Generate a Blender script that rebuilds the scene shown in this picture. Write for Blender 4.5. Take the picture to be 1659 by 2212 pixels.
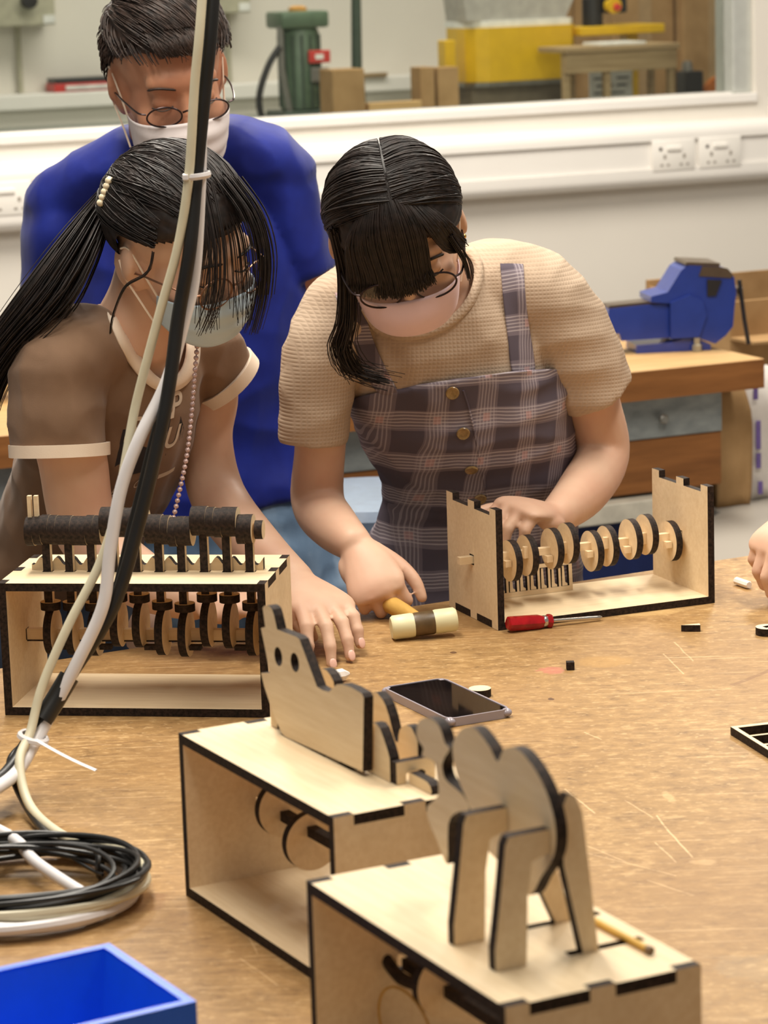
import bpy, bmesh, math, random
import numpy as np
from mathutils import Vector, Matrix, noise
from mathutils.geometry import tessellate_polygon

random.seed(7)
RNG = np.random.default_rng(7)
scene = bpy.context.scene
for _o in list(bpy.data.objects):
    bpy.data.objects.remove(_o)

# ------------------------------------------------------------------ camera
TZ = 0.86                                   # height of the table top
CAM_Z = TZ + 0.82236
PITCH, ROLL, FPX = math.radians(11.2268), math.radians(-1.83293), 6124.54
cam_d = bpy.data.cameras.new('camera')
cam = bpy.data.objects.new('camera', cam_d)
scene.collection.objects.link(cam)
cam.matrix_world = (Matrix.Translation((0, 0, CAM_Z)) @ Matrix.Rotation(math.pi / 2 - PITCH, 4, 'X')
                    @ Matrix.Rotation(ROLL, 4, 'Z'))
cam_d.sensor_fit = 'VERTICAL'
cam_d.sensor_height = 36.0
cam_d.sensor_width = 27.0
cam_d.lens = FPX / 2212 * 36
cam_d.clip_start, cam_d.clip_end = 0.05, 60
cam_d.dof.use_dof = True
cam_d.dof.focus_distance = 3.30
cam_d.dof.aperture_fstop = 11.0
scene.camera = cam

# ------------------------------------------------------------------ world and lights
world = bpy.data.worlds.new('world')
scene.world = world
world.use_nodes = True
bg = world.node_tree.nodes['Background']
bg.inputs[0].default_value = (1.0, 0.93, 0.83, 1)
bg.inputs[1].default_value = 0.22
def area(name, loc, size, power, col=(1.0, 0.93, 0.82), rot=(0, 0, 0)):
    l = bpy.data.lights.new(name, 'AREA')
    l.shape = 'RECTANGLE'; l.size, l.size_y = size
    l.energy = power; l.color = col
    o = bpy.data.objects.new(name, l)
    scene.collection.objects.link(o)
    o.location = loc; o.rotation_euler = rot
    return o
area('ceiling_lamp_light', (-0.45, 3.6, 3.0), (0.30, 1.3), 47)
area('ceiling_lamp_light', (0.95, 3.2, 3.0), (0.30, 1.3), 36)
area('ceiling_lamp_light', (-0.35, 2.0, 3.0), (0.30, 1.3), 24)
area('ceiling_lamp_light', (-0.6, 5.9, 3.0), (0.30, 1.3), 52)
area('ceiling_lamp_light', (1.0, 6.2, 3.0), (0.30, 1.3), 52)
area('ceiling_lamp_light', (0.2, 9.0, 2.9), (2.4, 0.3), 40)
scene.view_settings.view_transform = 'Standard'
scene.view_settings.look = 'None'
scene.view_settings.gamma = 1.0
scene.view_settings.use_curve_mapping = False
scene.view_settings.exposure = 0.14

# ------------------------------------------------------------------ measuring helpers
def ray(px, py):
    X, Y = px - 829.5, py - 1106
    c, s = math.cos(-ROLL), math.sin(-ROLL)
    x, y = c * X - s * Y, s * X + c * Y
    cp, sp = math.cos(PITCH), math.sin(PITCH)
    return Vector((x / FPX, cp - y / FPX * sp, -sp - y / FPX * cp))
def at(px, py, Y):
    """surveyed point: sight line of the photograph at the distance Y"""
    r = ray(px, py)
    return Vector((0, 0, CAM_Z)) + r * (Y / r.y)
def onz(px, py, z=TZ):
    r = ray(px, py)
    return Vector((0, 0, CAM_Z)) + r * ((z - CAM_Z) / r.z)

# ------------------------------------------------------------------ object helpers
COL = scene.collection
def tag(o, label, cat, group=None):
    o['label'] = label; o['category'] = cat
    if group: o['group'] = group
    return o
def empty(name, loc=(0, 0, 0), rz=0.0, parent=None):
    o = bpy.data.objects.new(name, None)
    o.empty_display_size = 0.05
    o.location = loc; o.rotation_euler = (0, 0, rz); o.parent = parent
    COL.objects.link(o)
    return o
def thing(name, label, cat, loc=(0, 0, 0), rz=0.0, group=None):
    return tag(empty(name, loc, rz), label, cat, group)
def struct(o):
    o['kind'] = 'structure'
    return o

class MB:
    """collects shapes and links them as one mesh object"""
    def __init__(s):
        s.v, s.f, s.m = [], [], []
    def add(s, verts, faces, mat=0, M=None):
        n = len(s.v)
        if M is not None:
            verts = [M @ Vector(p) for p in verts]
        s.v.extend(tuple(p) for p in verts)
        s.f.extend([tuple(i + n for i in f) for f in faces])
        s.m.extend(mat if isinstance(mat, (list, tuple)) else [mat] * len(faces))
        return s
    def box(s, lo, hi, mat=0, M=None, bevel=0.0):
        if bevel > 0:
            bm = bmesh.new()
            bmesh.ops.create_cube(bm, size=1)
            for v in bm.verts:
                v.co = Vector([lo[i] + (v.co[i] + .5) * (hi[i] - lo[i]) for i in range(3)])
            bmesh.ops.bevel(bm, geom=list(bm.edges), offset=bevel, segments=2, affect='EDGES', profile=.5)
            bm.verts.index_update()
            s.add([v.co.copy() for v in bm.verts], [[v.index for v in f.verts] for f in bm.faces], mat, M)
            bm.free()
            return s
        x0, y0, z0 = lo; x1, y1, z1 = hi
        v = [(x0, y0, z0), (x1, y0, z0), (x1, y1, z0), (x0, y1, z0), (x0, y0, z1), (x1, y0, z1), (x1, y1, z1), (x0, y1, z1)]
        return s.add(v, [(0, 3, 2, 1), (4, 5, 6, 7), (0, 1, 5, 4), (1, 2, 6, 5), (2, 3, 7, 6), (3, 0, 4, 7)], mat, M)
    def plate(s, outline, t, holes=(), cap=0, edge=1, M=None):
        """flat cut-out: outline in local XY, thickness along +Z; caps and cut edges take their own material"""
        loops = [list(outline)] + [list(h) for h in holes]
        def sarea(l):
            return sum(l[i][0] * l[(i + 1) % len(l)][1] - l[(i + 1) % len(l)][0] * l[i][1] for i in range(len(l)))
        if sarea(loops[0]) < 0: loops[0].reverse()
        for h in loops[1:]:
            if sarea(h) > 0: h.reverse()
        tri = tessellate_polygon([[Vector((x, y, 0)) for x, y in l] for l in loops])
        flat = [p for l in loops for p in l]
        n = len(flat)
        verts = [(x, y, 0) for x, y in flat] + [(x, y, t) for x, y in flat]
        faces, mats = [], []
        for a, b, c in tri:
            pa, pb, pc = flat[a], flat[b], flat[c]
            if (pb[0] - pa[0]) * (pc[1] - pa[1]) - (pb[1] - pa[1]) * (pc[0] - pa[0]) < 0: b, c = c, b
            faces += [(a, c, b), (a + n, b + n, c + n)]; mats += [cap, cap]
        base = 0
        for l in loops:
            k = len(l)
            for i in range(k):
                a, b = base + i, base + (i + 1) % k
                faces.append((a, b, b + n, a + n)); mats.append(edge)
            base += k
        return s.add(verts, faces, mats, M)
    def tube(s, pts, r, n=10, mat=0, closed=False, cap=True, M=None, squash=1.0):
        pts = [Vector(p) for p in pts]
        N = len(pts)
        rs = list(r) if isinstance(r, (list, tuple, np.ndarray)) else [r] * N
        tan = []
        for i in range(N):
            a = pts[i - 1] if (i > 0 or closed) else pts[i]
            b = pts[(i + 1) % N] if (i < N - 1 or closed) else pts[i]
            d = (b - a)
            tan.append(d.normalized() if d.length > 1e-9 else Vector((0, 0, 1)))
        ref = Vector((0, 0, 1)) if abs(tan[0].z) < .9 else Vector((1, 0, 0))
        u = tan[0].cross(ref).normalized()
        verts, faces = [], []
        for i in range(N):
            u = (u - tan[i] * u.dot(tan[i])).normalized()
            w = tan[i].cross(u)
            for k in range(n):
                a = 2 * math.pi * k / n
                verts.append(pts[i] + (u * math.cos(a) + w * math.sin(a) * squash) * rs[i])
        for i in range(N if closed else N - 1):
            j = (i + 1) % N
            for k in range(n):
                faces.append((i * n + k, i * n + (k + 1) % n, j * n + (k + 1) % n, j * n + k))
        if cap and not closed:
            faces.append(tuple(reversed(range(n))))
            faces.append(tuple((N - 1) * n + k for k in range(n)))
        return s.add(verts, faces, mat, M)
    def lathe(s, prof, n=32, mat=0, M=None):
        """profile [(r, z)...] turned round local Z"""
        verts, faces = [], []
        for r, z in prof:
            for k in range(n):
                a = 2 * math.pi * k / n
                verts.append((r * math.cos(a), r * math.sin(a), z))
        for i in range(len(prof) - 1):
            for k in range(n):
                faces.append((i * n + k, i * n + (k + 1) % n, (i + 1) * n + (k + 1) % n, (i + 1) * n + k))
        faces.append(tuple(reversed(range(n))))
        faces.append(tuple((len(prof) - 1) * n + k for k in range(n)))
        return s.add(verts, faces, mat, M)
    def ell(s, c, r, M=None, nu=16, nv=10, mat=0, R=None):
        verts, faces = [], []
        c = Vector(c)
        for i in range(nv + 1):
            th = math.pi * i / nv
            for k in range(nu):
                a = 2 * math.pi * k / nu
                p = Vector((r[0] * math.sin(th) * math.cos(a), r[1] * math.sin(th) * math.sin(a), r[2] * math.cos(th)))
                verts.append(c + (R @ p if R is not None else p))
        for i in range(nv):
            for k in range(nu):
                faces.append((i * nu + k, (i + 1) * nu + k, (i + 1) * nu + (k + 1) % nu, i * nu + (k + 1) % nu))
        return s.add(verts, faces, mat, M)
    def mesh(s, name):
        me = bpy.data.meshes.new(name)
        me.from_pydata(s.v, [], s.f)
        me.polygons.foreach_set('material_index', s.m)
        return me
    def build(s, name, mats, parent=None, loc=None, rot=None, smooth=False, label=None, M=None):
        me = s.mesh(name)
        for m in (mats if isinstance(mats, (list, tuple)) else [mats]): me.materials.append(m)
        if smooth:
            me.polygons.foreach_set('use_smooth', [True] * len(me.polygons))
            if smooth != 'all': me.set_sharp_from_angle(angle=math.radians(38))
        me.update()
        o = bpy.data.objects.new(name, me)
        COL.objects.link(o)
        o.parent = parent
        if M is not None: o.matrix_local = M
        if loc is not None: o.location = loc
        if rot is not None: o.rotation_euler = rot
        if label: o['label'] = label
        return o

def rrect(w, h, r, n=4, cx=0.0, cy=0.0):
    """rounded rectangle outline"""
    out = []
    for qx, qy, a0 in ((1, 1, 0), (-1, 1, 90), (-1, -1, 180), (1, -1, 270)):
        for k in range(n + 1):
            a = math.radians(a0 + 90 * k / n)
            out.append((cx + qx * (w / 2 - r) + r * math.cos(a), cy + qy * (h / 2 - r) + r * math.sin(a)))
    return out
def circ(cx, cy, r, n=28, ry=None):
    ry = ry or r
    return [(cx + r * math.cos(2 * math.pi * k / n), cy + ry * math.sin(2 * math.pi * k / n)) for k in range(n)]
def catmull(pts, per=8, closed=False):
    P = [Vector(p) for p in pts]
    N = len(P); out = []
    for i in range(N if closed else N - 1):
        if closed: a, b, c, d = P[i - 1], P[i], P[(i + 1) % N], P[(i + 2) % N]
        else: a, b, c, d = P[max(i - 1, 0)], P[i], P[i + 1], P[min(i + 2, N - 1)]
        for k in range(per):
            t = k / per
            out.append(.5 * ((2 * b) + (c - a) * t + (2 * a - 5 * b + 4 * c - d) * t * t + (3 * b - a - 3 * c + d) * t ** 3))
    if not closed: out.append(P[-1])
    return out
def basis(x, z, origin=(0, 0, 0)):
    """matrix with local X along x and local Z close to z"""
    x = Vector(x).normalized(); y = Vector(z).cross(x).normalized(); z = x.cross(y)
    return Matrix(((x.x, y.x, z.x, origin[0]), (x.y, y.y, z.y, origin[1]), (x.z, y.z, z.z, origin[2]), (0, 0, 0, 1)))

# ------------------------------------------------------------------ materials
def srgb(r, g, b):
    f = lambda c: (c / 255 / 12.92) if c / 255 <= .04045 else ((c / 255 + .055) / 1.055) ** 2.4
    return (f(r), f(g), f(b), 1)
class NT:
    def __init__(s, name):
        s.m = bpy.data.materials.new(name); s.m.use_nodes = True
        s.t = s.m.node_tree; s.b = s.t.nodes['Principled BSDF']
        s.tc = None
    def n(s, typ, **kw):
        nd = s.t.nodes.new(typ)
        for k, v in kw.items(): setattr(nd, k, v)
        return nd
    def l(s, a, b): s.t.links.new(a, b)
    def co(s, scale=(1, 1, 1), rot=(0, 0, 0), loc=(0, 0, 0)):
        if s.tc is None: s.tc = s.n('ShaderNodeTexCoord')
        mp = s.n('ShaderNodeMapping')
        mp.inputs['Scale'].default_value = scale; mp.inputs['Rotation'].default_value = rot; mp.inputs['Location'].default_value = loc
        s.l(s.tc.outputs['Object'], mp.inputs[0])
        return mp.outputs[0]
    def noise(s, vec, scale, detail=3, rough=.55):
        nd = s.n('ShaderNodeTexNoise')
        nd.inputs['Scale'].default_value = scale; nd.inputs['Detail'].default_value = detail; nd.inputs['Roughness'].default_value = rough
        s.l(vec, nd.inputs['Vector'])
        return nd.outputs['Fac']
    def ramp(s, fac, stops, interp='LINEAR'):
        r = s.n('ShaderNodeValToRGB'); r.color_ramp.interpolation = interp
        e = r.color_ramp.elements
        while len(e) < len(stops): e.new(.5)
        for el, (p, c) in zip(e, stops):
            el.position = p; el.color = c if len(c) == 4 else (*c, 1)
        s.l(fac, r.inputs[0])
        return r.outputs[0]
    def mix(s, fac, a, b, mode='MIX'):
        nd = s.n('ShaderNodeMix', data_type='RGBA', blend_type=mode)
        for sock, val in ((nd.inputs[0], fac), (nd.inputs[6], a), (nd.inputs[7], b)):
            if isinstance(val, (int, float)): sock.default_value = val
            elif isinstance(val, tuple): sock.default_value = val
            else: s.l(val, sock)
        return nd.outputs[2]
    def math(s, op, a, b=None, c=None):
        nd = s.n('ShaderNodeMath', operation=op)
        for i, v in enumerate((a, b, c)):
            if v is None: continue
            if isinstance(v, (int, float)): nd.inputs[i].default_value = v
            else: s.l(v, nd.inputs[i])
        return nd.outputs[0]
    def bump(s, h, strength=.3, dist=.002):
        nd = s.n('ShaderNodeBump'); nd.inputs['Strength'].default_value = strength; nd.inputs['Distance'].default_value = dist
        s.l(h, nd.inputs['Height']); s.l(nd.outputs[0], s.b.inputs['Normal'])
    def set(s, col=None, rough=.5, metal=0.0, spec=.5, sub=0.0, coat=0.0, sheen=0.0):
        if col is not None:
            if isinstance(col, tuple): s.b.inputs['Base Color'].default_value = col
            else: s.l(col, s.b.inputs['Base Color'])
        s.b.inputs['Roughness'].default_value = rough; s.b.inputs['Metallic'].default_value = metal
        s.b.inputs['Specular IOR Level'].default_value = spec
        if sub:
            s.b.inputs['Subsurface Weight'].default_value = sub
            s.b.inputs['Subsurface Radius'].default_value = (.012, .005, .003); s.b.inputs['Subsurface Scale'].default_value = .5
        if coat: s.b.inputs['Coat Weight'].default_value = coat
        if sheen: s.b.inputs['Sheen Weight'].default_value = sheen
        return s.m
def plain(name, col, rough=.5, metal=0.0, var=.12, scale=30, spec=.5, **kw):
    """one colour with slight procedural unevenness"""
    t = NT(name)
    f = t.noise(t.co(), scale)
    d = tuple(c * (1 - var) for c in col[:3]) + (1,); l = tuple(min(1, c * (1 + var)) for c in col[:3]) + (1,)
    return t.set(t.ramp(f, [(.3, d), (.7, l)]), rough, metal, spec, **kw)

def mk_ply(name, base, dark):
    t = NT(name)
    g = t.noise(t.co((5, 60, 60)), 3.0, 5, .6)
    b = t.noise(t.co((1, 4, 4)), 7.0, 3, .5)
    c = t.mix(t.ramp(g, [(.35, (0, 0, 0)), (.75, (1, 1, 1))]), base, dark)
    c = t.mix(t.math('MULTIPLY', t.ramp(b, [(.45, (0, 0, 0)), (.8, (1, 1, 1))]), .35), c, tuple(x * .8 for x in dark[:3]) + (1,))
    t.bump(g, .12, .0006)
    return t.set(c, .55, spec=.35)
PLY = mk_ply('birch_plywood', srgb(236, 214, 178), srgb(224, 198, 158))
def mk_edge():
    t = NT('charred_plywood_edge')
    f = t.noise(t.co((1, 1, 1)), 260, 2)
    return t.set(t.ramp(f, [(.35, srgb(24, 17, 14)), (.7, srgb(58, 44, 36))]), .7, spec=.25)
EDGE = mk_edge()
PE = [PLY, EDGE]

# ================================================================== SETTING
# frame of the back wall: x along it to the right, y into it, z up
WA = math.radians(23.1)
WALL = Matrix.Translation((0, 7.47, 0)) @ Matrix.Rotation(WA, 4, 'Z')
white_paint = plain('white_wall_paint', srgb(228, 222, 212), .6, var=.02, scale=3)
white_plastic = plain('white_trunking_plastic', srgb(238, 234, 228), .35, var=.015, scale=6)
def mk_floor():
    t = NT('grey_floor')
    f = t.noise(t.co(), 1.6, 4)
    return t.set(t.ramp(f, [(.35, srgb(136, 130, 122)), (.65, srgb(158, 151, 141))]), .45)
struct(MB().box((-3.2, -1.0, -.05), (4.6, 14.5, 0)).build('floor', mk_floor()))
# lower wall below the window, upper wall pieces round the opening
w = MB()
w.box((-4.2, 0, 0), (4.2, .14, 1.235))
w.box((1.16, 0, 1.235), (4.2, .14, 2.9))
w.box((-4.2, 0, 2.45), (1.16, .14, 2.9))
struct(w.build('wall_back', white_paint, M=WALL))
o = MB().box((-4.2, -.012, 1.235), (1.16, .16, 1.26), bevel=.004).build('trim_1', white_plastic, M=WALL); struct(o)
# window: frame, mullion, pane
win = struct(empty('window_1')); win.matrix_world = WALL
alu = plain('window_frame_metal', srgb(196, 198, 192), .4, metal=.3, var=.05)
MB().box((1.10, .02, 1.26), (1.16, .12, 2.45), bevel=.004).build('window_frame', alu, win)
MB().box((-4.2, .03, 2.39), (1.10, .11, 2.45)).build('window_frame', alu, win)
MB().box((-4.2, .03, 1.2601), (1.10, .05, 1.264)).build('window_bead', white_plastic, win)
def mk_glass():
    t = NT('window_glass')
    tr = t.n('ShaderNodeBsdfTransparent'); tr.inputs[0].default_value = (.95, .97, .95, 1)
    gl = t.n('ShaderNodeBsdfGlossy'); gl.inputs['Roughness'].default_value = .02
    fr = t.n('ShaderNodeFresnel'); fr.inputs[0].default_value = 1.4
    mx = t.n('ShaderNodeMixShader')
    t.l(fr.outputs[0], mx.inputs[0]); t.l(tr.outputs[0], mx.inputs[1]); t.l(gl.outputs[0], mx.inputs[2])
    t.l(mx.outputs[0], t.t.nodes['Material Output'].inputs['Surface'])
    return t.m
MB().box((-4.2, .068, 1.264), (1.10, .074, 2.39)).build('window_pane', mk_glass(), win)

# dado trunking along the wall
tr = struct(empty('trim_2'))
tr.matrix_world = WALL
def extr(prof, x0, x1):
    """profile (y,z) swept along x"""
    m = MB(); n = len(prof)
    m.add([(x0, y, z) for y, z in prof] + [(x1, y, z) for y, z in prof],
          [(i, (i + 1) % n, (i + 1) % n + n, i + n) for i in range(n)] + [tuple(range(n - 1, -1, -1)), tuple(range(n, 2 * n))])
    return m
def arc(cy, cz, r, a0, a1, n=6):
    return [(cy + r * math.cos(math.radians(a0 + (a1 - a0) * k / n)), cz + r * math.sin(math.radians(a0 + (a1 - a0) * k / n))) for k in range(n + 1)]
extr([(0, 1.192)] + arc(-.030, 1.160, .032, 90, 180) + [(-.062, 1.148), (0, 1.148)], -4.2, 4.2).build('top_cover', white_plastic, tr, smooth=True)
extr([(0, 1.1475), (-.054, 1.1475), (-.054, 1.0725), (0, 1.0725)], -4.2, 4.2).build('centre_cover', white_plastic, tr)
extr([(0, 1.072), (-.062, 1.072)] + arc(-.034, 1.052, .028, 180, 270) + [(0, 1.024)], -4.2, 4.2).build('bottom_cover', white_plastic, tr, smooth=True)
sock_m = plain('socket_plastic', srgb(240, 236, 229), .3, var=.01)
hole_m = plain('socket_holes', srgb(150, 142, 132), .6)
dot_m = plain('socket_indicator', srgb(66, 52, 46), .5)
def socket(x, label):
    s = tag(empty('wall_socket'), label, 'socket', 'double wall sockets on the trunking')
    s.matrix_world = WALL @ Matrix.Translation((x, -.054, 1.107))
    MB().box((0, -.011, -.041), (.132, -.0002, .043), bevel=.003).build('face_plate', sock_m, s, smooth=True)
    MB().box((.044, -.016, .013), (.088, -.010, .025), bevel=.002).build('rocker_switch', sock_m, s)
    for cx in (.038, .098):
        for a, b, c, d in ((-.004, .004, -.008, .003), (-.014, -.006, -.028, -.022), (.006, .014, -.028, -.022)):
            MB().box((cx + a, -.0118, c), (cx + b, -.0105, d)).build('pin_hole', hole_m, s)
    MB().lathe([(.0048, 0), (.0048, .0014), (.003, .002)], 16, M=Matrix.Translation((.025, -.011, .019)) @ Matrix.Rotation(math.pi / 2, 4, 'X')).build('indicator', dot_m, s)
socket(.797, 'white double socket on the trunking, left one of the pair')
socket(.942, 'white double socket on the trunking, nearest the window frame')
socket(-1.078, 'white double socket at the left edge behind the blue shirt')

# ------------------------------------------------------------------ room beyond the window
FAR = WALL
struct(MB().box((-3.6, 2.75, 0), (5.0, 2.87, 2.9)).build('wall_far', white_paint, M=FAR))
gw = plain('grey_green_laminate', srgb(150, 154, 145), .4, var=.05)
bt = thing('side_counter', 'grey green laminate counter along the far side of the window', 'counter'); bt.matrix_world = FAR
MB().box((-3.0, .55, 1.085), (4.2, 2.74, 1.12), bevel=.004).build('worktop', gw, bt)
MB().box((-3.0, .75, 0), (4.2, 2.7, 1.0849)).build('base_cabinet', white_paint, bt)
ld = thing('cable_ledge', 'white ledge on the far wall above the grey counter', 'ledge'); ld.matrix_world = FAR
MB().box((-3.0, 2.62, 1.178), (4.2, 2.7499, 1.232), bevel=.006).build('ledge_cover', white_plastic, ld)
MB().box((-3.0, 2.66, 1.1201), (4.2, 2.7499, 1.1779)).build('ledge_back', white_paint, ld)
red = plain('red_plastic', srgb(196, 58, 52), .4)
blk = plain('black_plastic', srgb(34, 33, 33), .4)
gry = plain('grey_beige_enclosure', srgb(176, 172, 150), .45)
lgt = plain('pale_sticker', srgb(225, 225, 220), .5)
ylw = plain('yellow_machine_paint', srgb(214, 172, 24), .35, var=.05)
grn = plain('green_machine_paint', srgb(84, 104, 82), .4)
dgr = plain('dark_green_paint', srgb(58, 72, 60), .45)
stl = plain('grey_steel', srgb(140, 138, 132), .35, metal=.6)
def mk_wood(name, a, b, sc=1.0, ax=(3, 40, 40)):
    t = NT(name)
    f = t.noise(t.co(tuple(x * sc for x in ax)), 2.2, 5, .6)
    t.bump(f, .15, .001)
    return t.set(t.ramp(f, [(.3, b), (.7, a)]), .5, spec=.3)
pine = mk_wood('pine_wood', srgb(214, 180, 128), srgb(186, 146, 94))
grwood = mk_wood('weathered_wood', srgb(176, 152, 116), srgb(146, 122, 88))
def mk_card():
    t = NT('corrugated_cardboard')
    f = t.noise(t.co((1, 1, 1)), 9, 4)
    return t.set(t.ramp(f, [(.3, srgb(150, 118, 80)), (.7, srgb(178, 144, 102))]), .8, spec=.1)
card = mk_card()
def fbox(name, mat, lo, hi, label, cat, bevel=.003, group=None):
    o = MB().box(lo, hi, bevel=bevel).build(name, mat); o.matrix_world = FAR
    return tag(o, label, cat, group)
# red tool case
t_ = thing('tool_case', 'red and black tool case lying on the far ledge', 'tool case'); t_.matrix_world = FAR
MB().box((-.06, 2.632, 1.2322), (.175, 2.735, 1.262), bevel=.003).build('case_base', red, t_)
MB().box((-.055, 2.634, 1.2621), (.172, 2.733, 1.279), bevel=.003).build('case_lid', blk, t_)
MB().box((-.02, 2.626, 1.240), (.14, 2.6319, 1.254)).build('case_label', lgt, t_)
# electrical enclosures with conduits
def enclosure(x0, x1, z0, z1, cx, label, knob):
    e = thing('switch_enclosure', label, 'enclosure', group='electrical enclosures on the far wall'); e.matrix_world = FAR
    MB().box((x0, 2.62, z0), (x1, 2.7499, z1), bevel=.006).build('enclosure_body', gry, e)
    MB().box((x1 - .045, 2.6165, z0 + .006), (x1 - .004, 2.6199, z0 + .034)).build('rating_sticker', lgt, e)
    MB().tube([(cx, 2.735, z0), (cx, 2.735, 1.233)], .010, 10).build('conduit', gry, e, smooth=True)
    if knob: MB().lathe([(.028, 0), (.026, .03), (.012, .034)], 20, M=Matrix.Translation((cx + .01, 2.62, z0 + .085)) @ Matrix.Rotation(math.pi / 2, 4, 'X')).build('rotary_switch', blk, e, smooth=True)
enclosure(-.262, -.045, 1.463, 1.75, -.15, 'grey switch enclosure at the left, with a black rotary knob', True)
enclosure(.50, .67, 1.478, 1.75, .62, 'smaller grey enclosure just right of the man in blue', False)
# green dust extractor
g = thing('dust_extractor', 'green dust extractor with a red badge on the far counter', 'dust extractor'); g.matrix_world = FAR
G0 = Matrix.Translation((.50, 1.75, 1.12))
MB().lathe([(.058, .06), (.066, .065), (.066, .31), (.060, .32)], 28, M=G0).build('filter_drum', grn, g, smooth=True)
m = MB()
for k in range(14):
    a = 2 * math.pi * k / 14
    m.tube([(.067 * math.cos(a), .067 * math.sin(a), .07), (.067 * math.cos(a), .067 * math.sin(a), .30)], .004, 6, M=G0)
m.build('drum_ribs', dgr, g, smooth=True)
MB().box((-.085, -.075, .322), (.08, .075, .375), bevel=.01, M=G0).build('motor_housing', grn, g, smooth=True)
MB().lathe([(.03, .375), (.03, .385), (.018, .392)], 20, M=G0).build('motor_cap', plain('amber_plastic', srgb(190, 140, 70), .4), g, smooth=True)
MB().box((.002, -.084, .21), (.075, -.0665, .25), bevel=.003, M=G0).build('badge', red, g)
MB().box((.022, -.0855, .222), (.05, -.0841, .238), M=G0).build('badge_text', lgt, g)
MB().box((.008, -.082, .15), (.07, -.0665, .195), bevel=.003, M=G0).build('control_panel', stl, g)
MB().box((-.09, -.09, .0005), (.09, .09, .0599), bevel=.006, M=G0).build('base', dgr, g)
MB().tube([(-.06, -.05, .06), (-.085, -.055, .20), (-.082, -.05, .33)], .011, 10, M=G0).build('riser_pipe', stl, g, smooth=True)
hp = catmull([(-.09, -.06, .265), (-.13, -.06, .21), (-.165, -.06, .12), (-.16, -.06, .05), (-.12, -.07, .012)], 8)
MB().tube(hp, .011, 10, M=G0).build('hose', blk, g, smooth=True)
# dark green stand post
p = thing('machine_column', 'dark green slanted machine column beside the extractor', 'column'); p.matrix_world = FAR
MB().tube([(.70, 1.75, 1.30), (.715, 1.75, 1.9)], [.018, .014], 14).build('column_tube', dgr, p, smooth=True)
MB().lathe([(.035, 0), (.03, .02), (.022, .18)], 20, M=Matrix.Translation((.70, 1.75, 1.1201))).build('column_foot', dgr, p, smooth=True)
# cardboard pieces and planks
fbox('cardboard_box', card, (.49, 1.45, 1.1201), (.60, 1.56, 1.315), 'tall cardboard box standing before the green extractor', 'box')
cb = thing('cardboard_sleeve', 'folded brown cardboard sleeve left of the yellow machine', 'box'); cb.matrix_world = FAR
MB().box((.815, 1.5, 1.1201), (.865, 1.58, 1.307), bevel=.002).build('panel', card, cb)
MB().box((.872, 1.49, 1.1201), (.945, 1.57, 1.304), bevel=.002).build('panel', card, cb)
fbox('plank', pine, (.615, 1.46, 1.1201), (.80, 1.50, 1.205), 'light pine plank lying between the two cardboard boxes', 'plank')
fbox('batten', grwood, (.95, 2.60, 1.2321), (1.18, 2.64, 1.246), 'thin wooden batten resting on the far ledge', 'batten')
# yellow machine
y = thing('yellow_sander', 'large yellow machine with a grey hood behind the window', 'machine'); y.matrix_world = FAR
curv = [(1.03, 1.68), (1.035, 1.63), (1.06, 1.60), (1.10, 1.58), (1.40, 1.58), (1.42, 1.60), (1.42, 1.76), (1.03, 1.76)]
MB().plate(curv, .175, M=Matrix.Translation((0, 0, 1.245)), edge=0).build('body', ylw, y)
MB().plate([(a * 1.0, b + .01) for a, b in curv], .015, M=Matrix.Translation((0, 0, 1.2299)), edge=0).build('bottom_rail', stl, y)
MB().plate([(a, b + .012) for a, b in curv], .022, M=Matrix.Translation((0, 0, 1.4201)), edge=0).build('top_rail', lgt, y)
hood = [(1.0, 1.4422), (1.36, 1.4422), (1.40, 1.52), (1.36, 1.62), (1.08, 1.70), (.98, 1.60)]
MB().plate([(a, b) for a, b in hood], .16, edge=0, M=Matrix.Translation((.03, 1.76, 0)) @ Matrix.Rotation(math.pi / 2, 4, 'X')).build('hood', plain('grey_hood', srgb(170, 166, 158), .5), y)
MB().box((.95, 1.60, 1.1201), (.988, 1.66, 1.385), bevel=.004).build('leg', ylw, y)
MB().box((1.62, 1.60, 1.1201), (1.66, 1.66, 1.3799), bevel=.004).build('leg', ylw, y)
MB().box((1.4201, 1.55, 1.38), (1.735, 1.75, 1.41), bevel=.004).build('outfeed_table', ylw, y)
MB().box((1.06, 1.64, 1.1201), (1.40, 1.75, 1.2298)).build('lower_shelf', plain('grey_brown_panel', srgb(120, 108, 90), .7), y)  # shelf block in one grey-brown tone below the body
MB().lathe([(.035, 0), (.035, .09), (.02, .10)], 20, M=Matrix.Translation((1.50, 1.62, 1.4101))).build('motor', blk, y, smooth=True)
MB().box((1.525, 1.56, 1.45), (1.60, 1.66, 1.55), bevel=.006).build('control_box', blk, y)
MB().lathe([(.026, 0), (.026, .03)], 20, M=Matrix.Translation((1.545, 1.575, 1.475)) @ Matrix.Rotation(math.pi / 2, 4, 'X')).build('switch_cover', ylw, y, smooth=True)
MB().lathe([(.013, 0), (.011, .012)], 16, M=Matrix.Translation((1.551, 1.544, 1.470)) @ Matrix.Rotation(math.pi / 2, 4, 'X')).build('stop_button', red, y, smooth=True)
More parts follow.
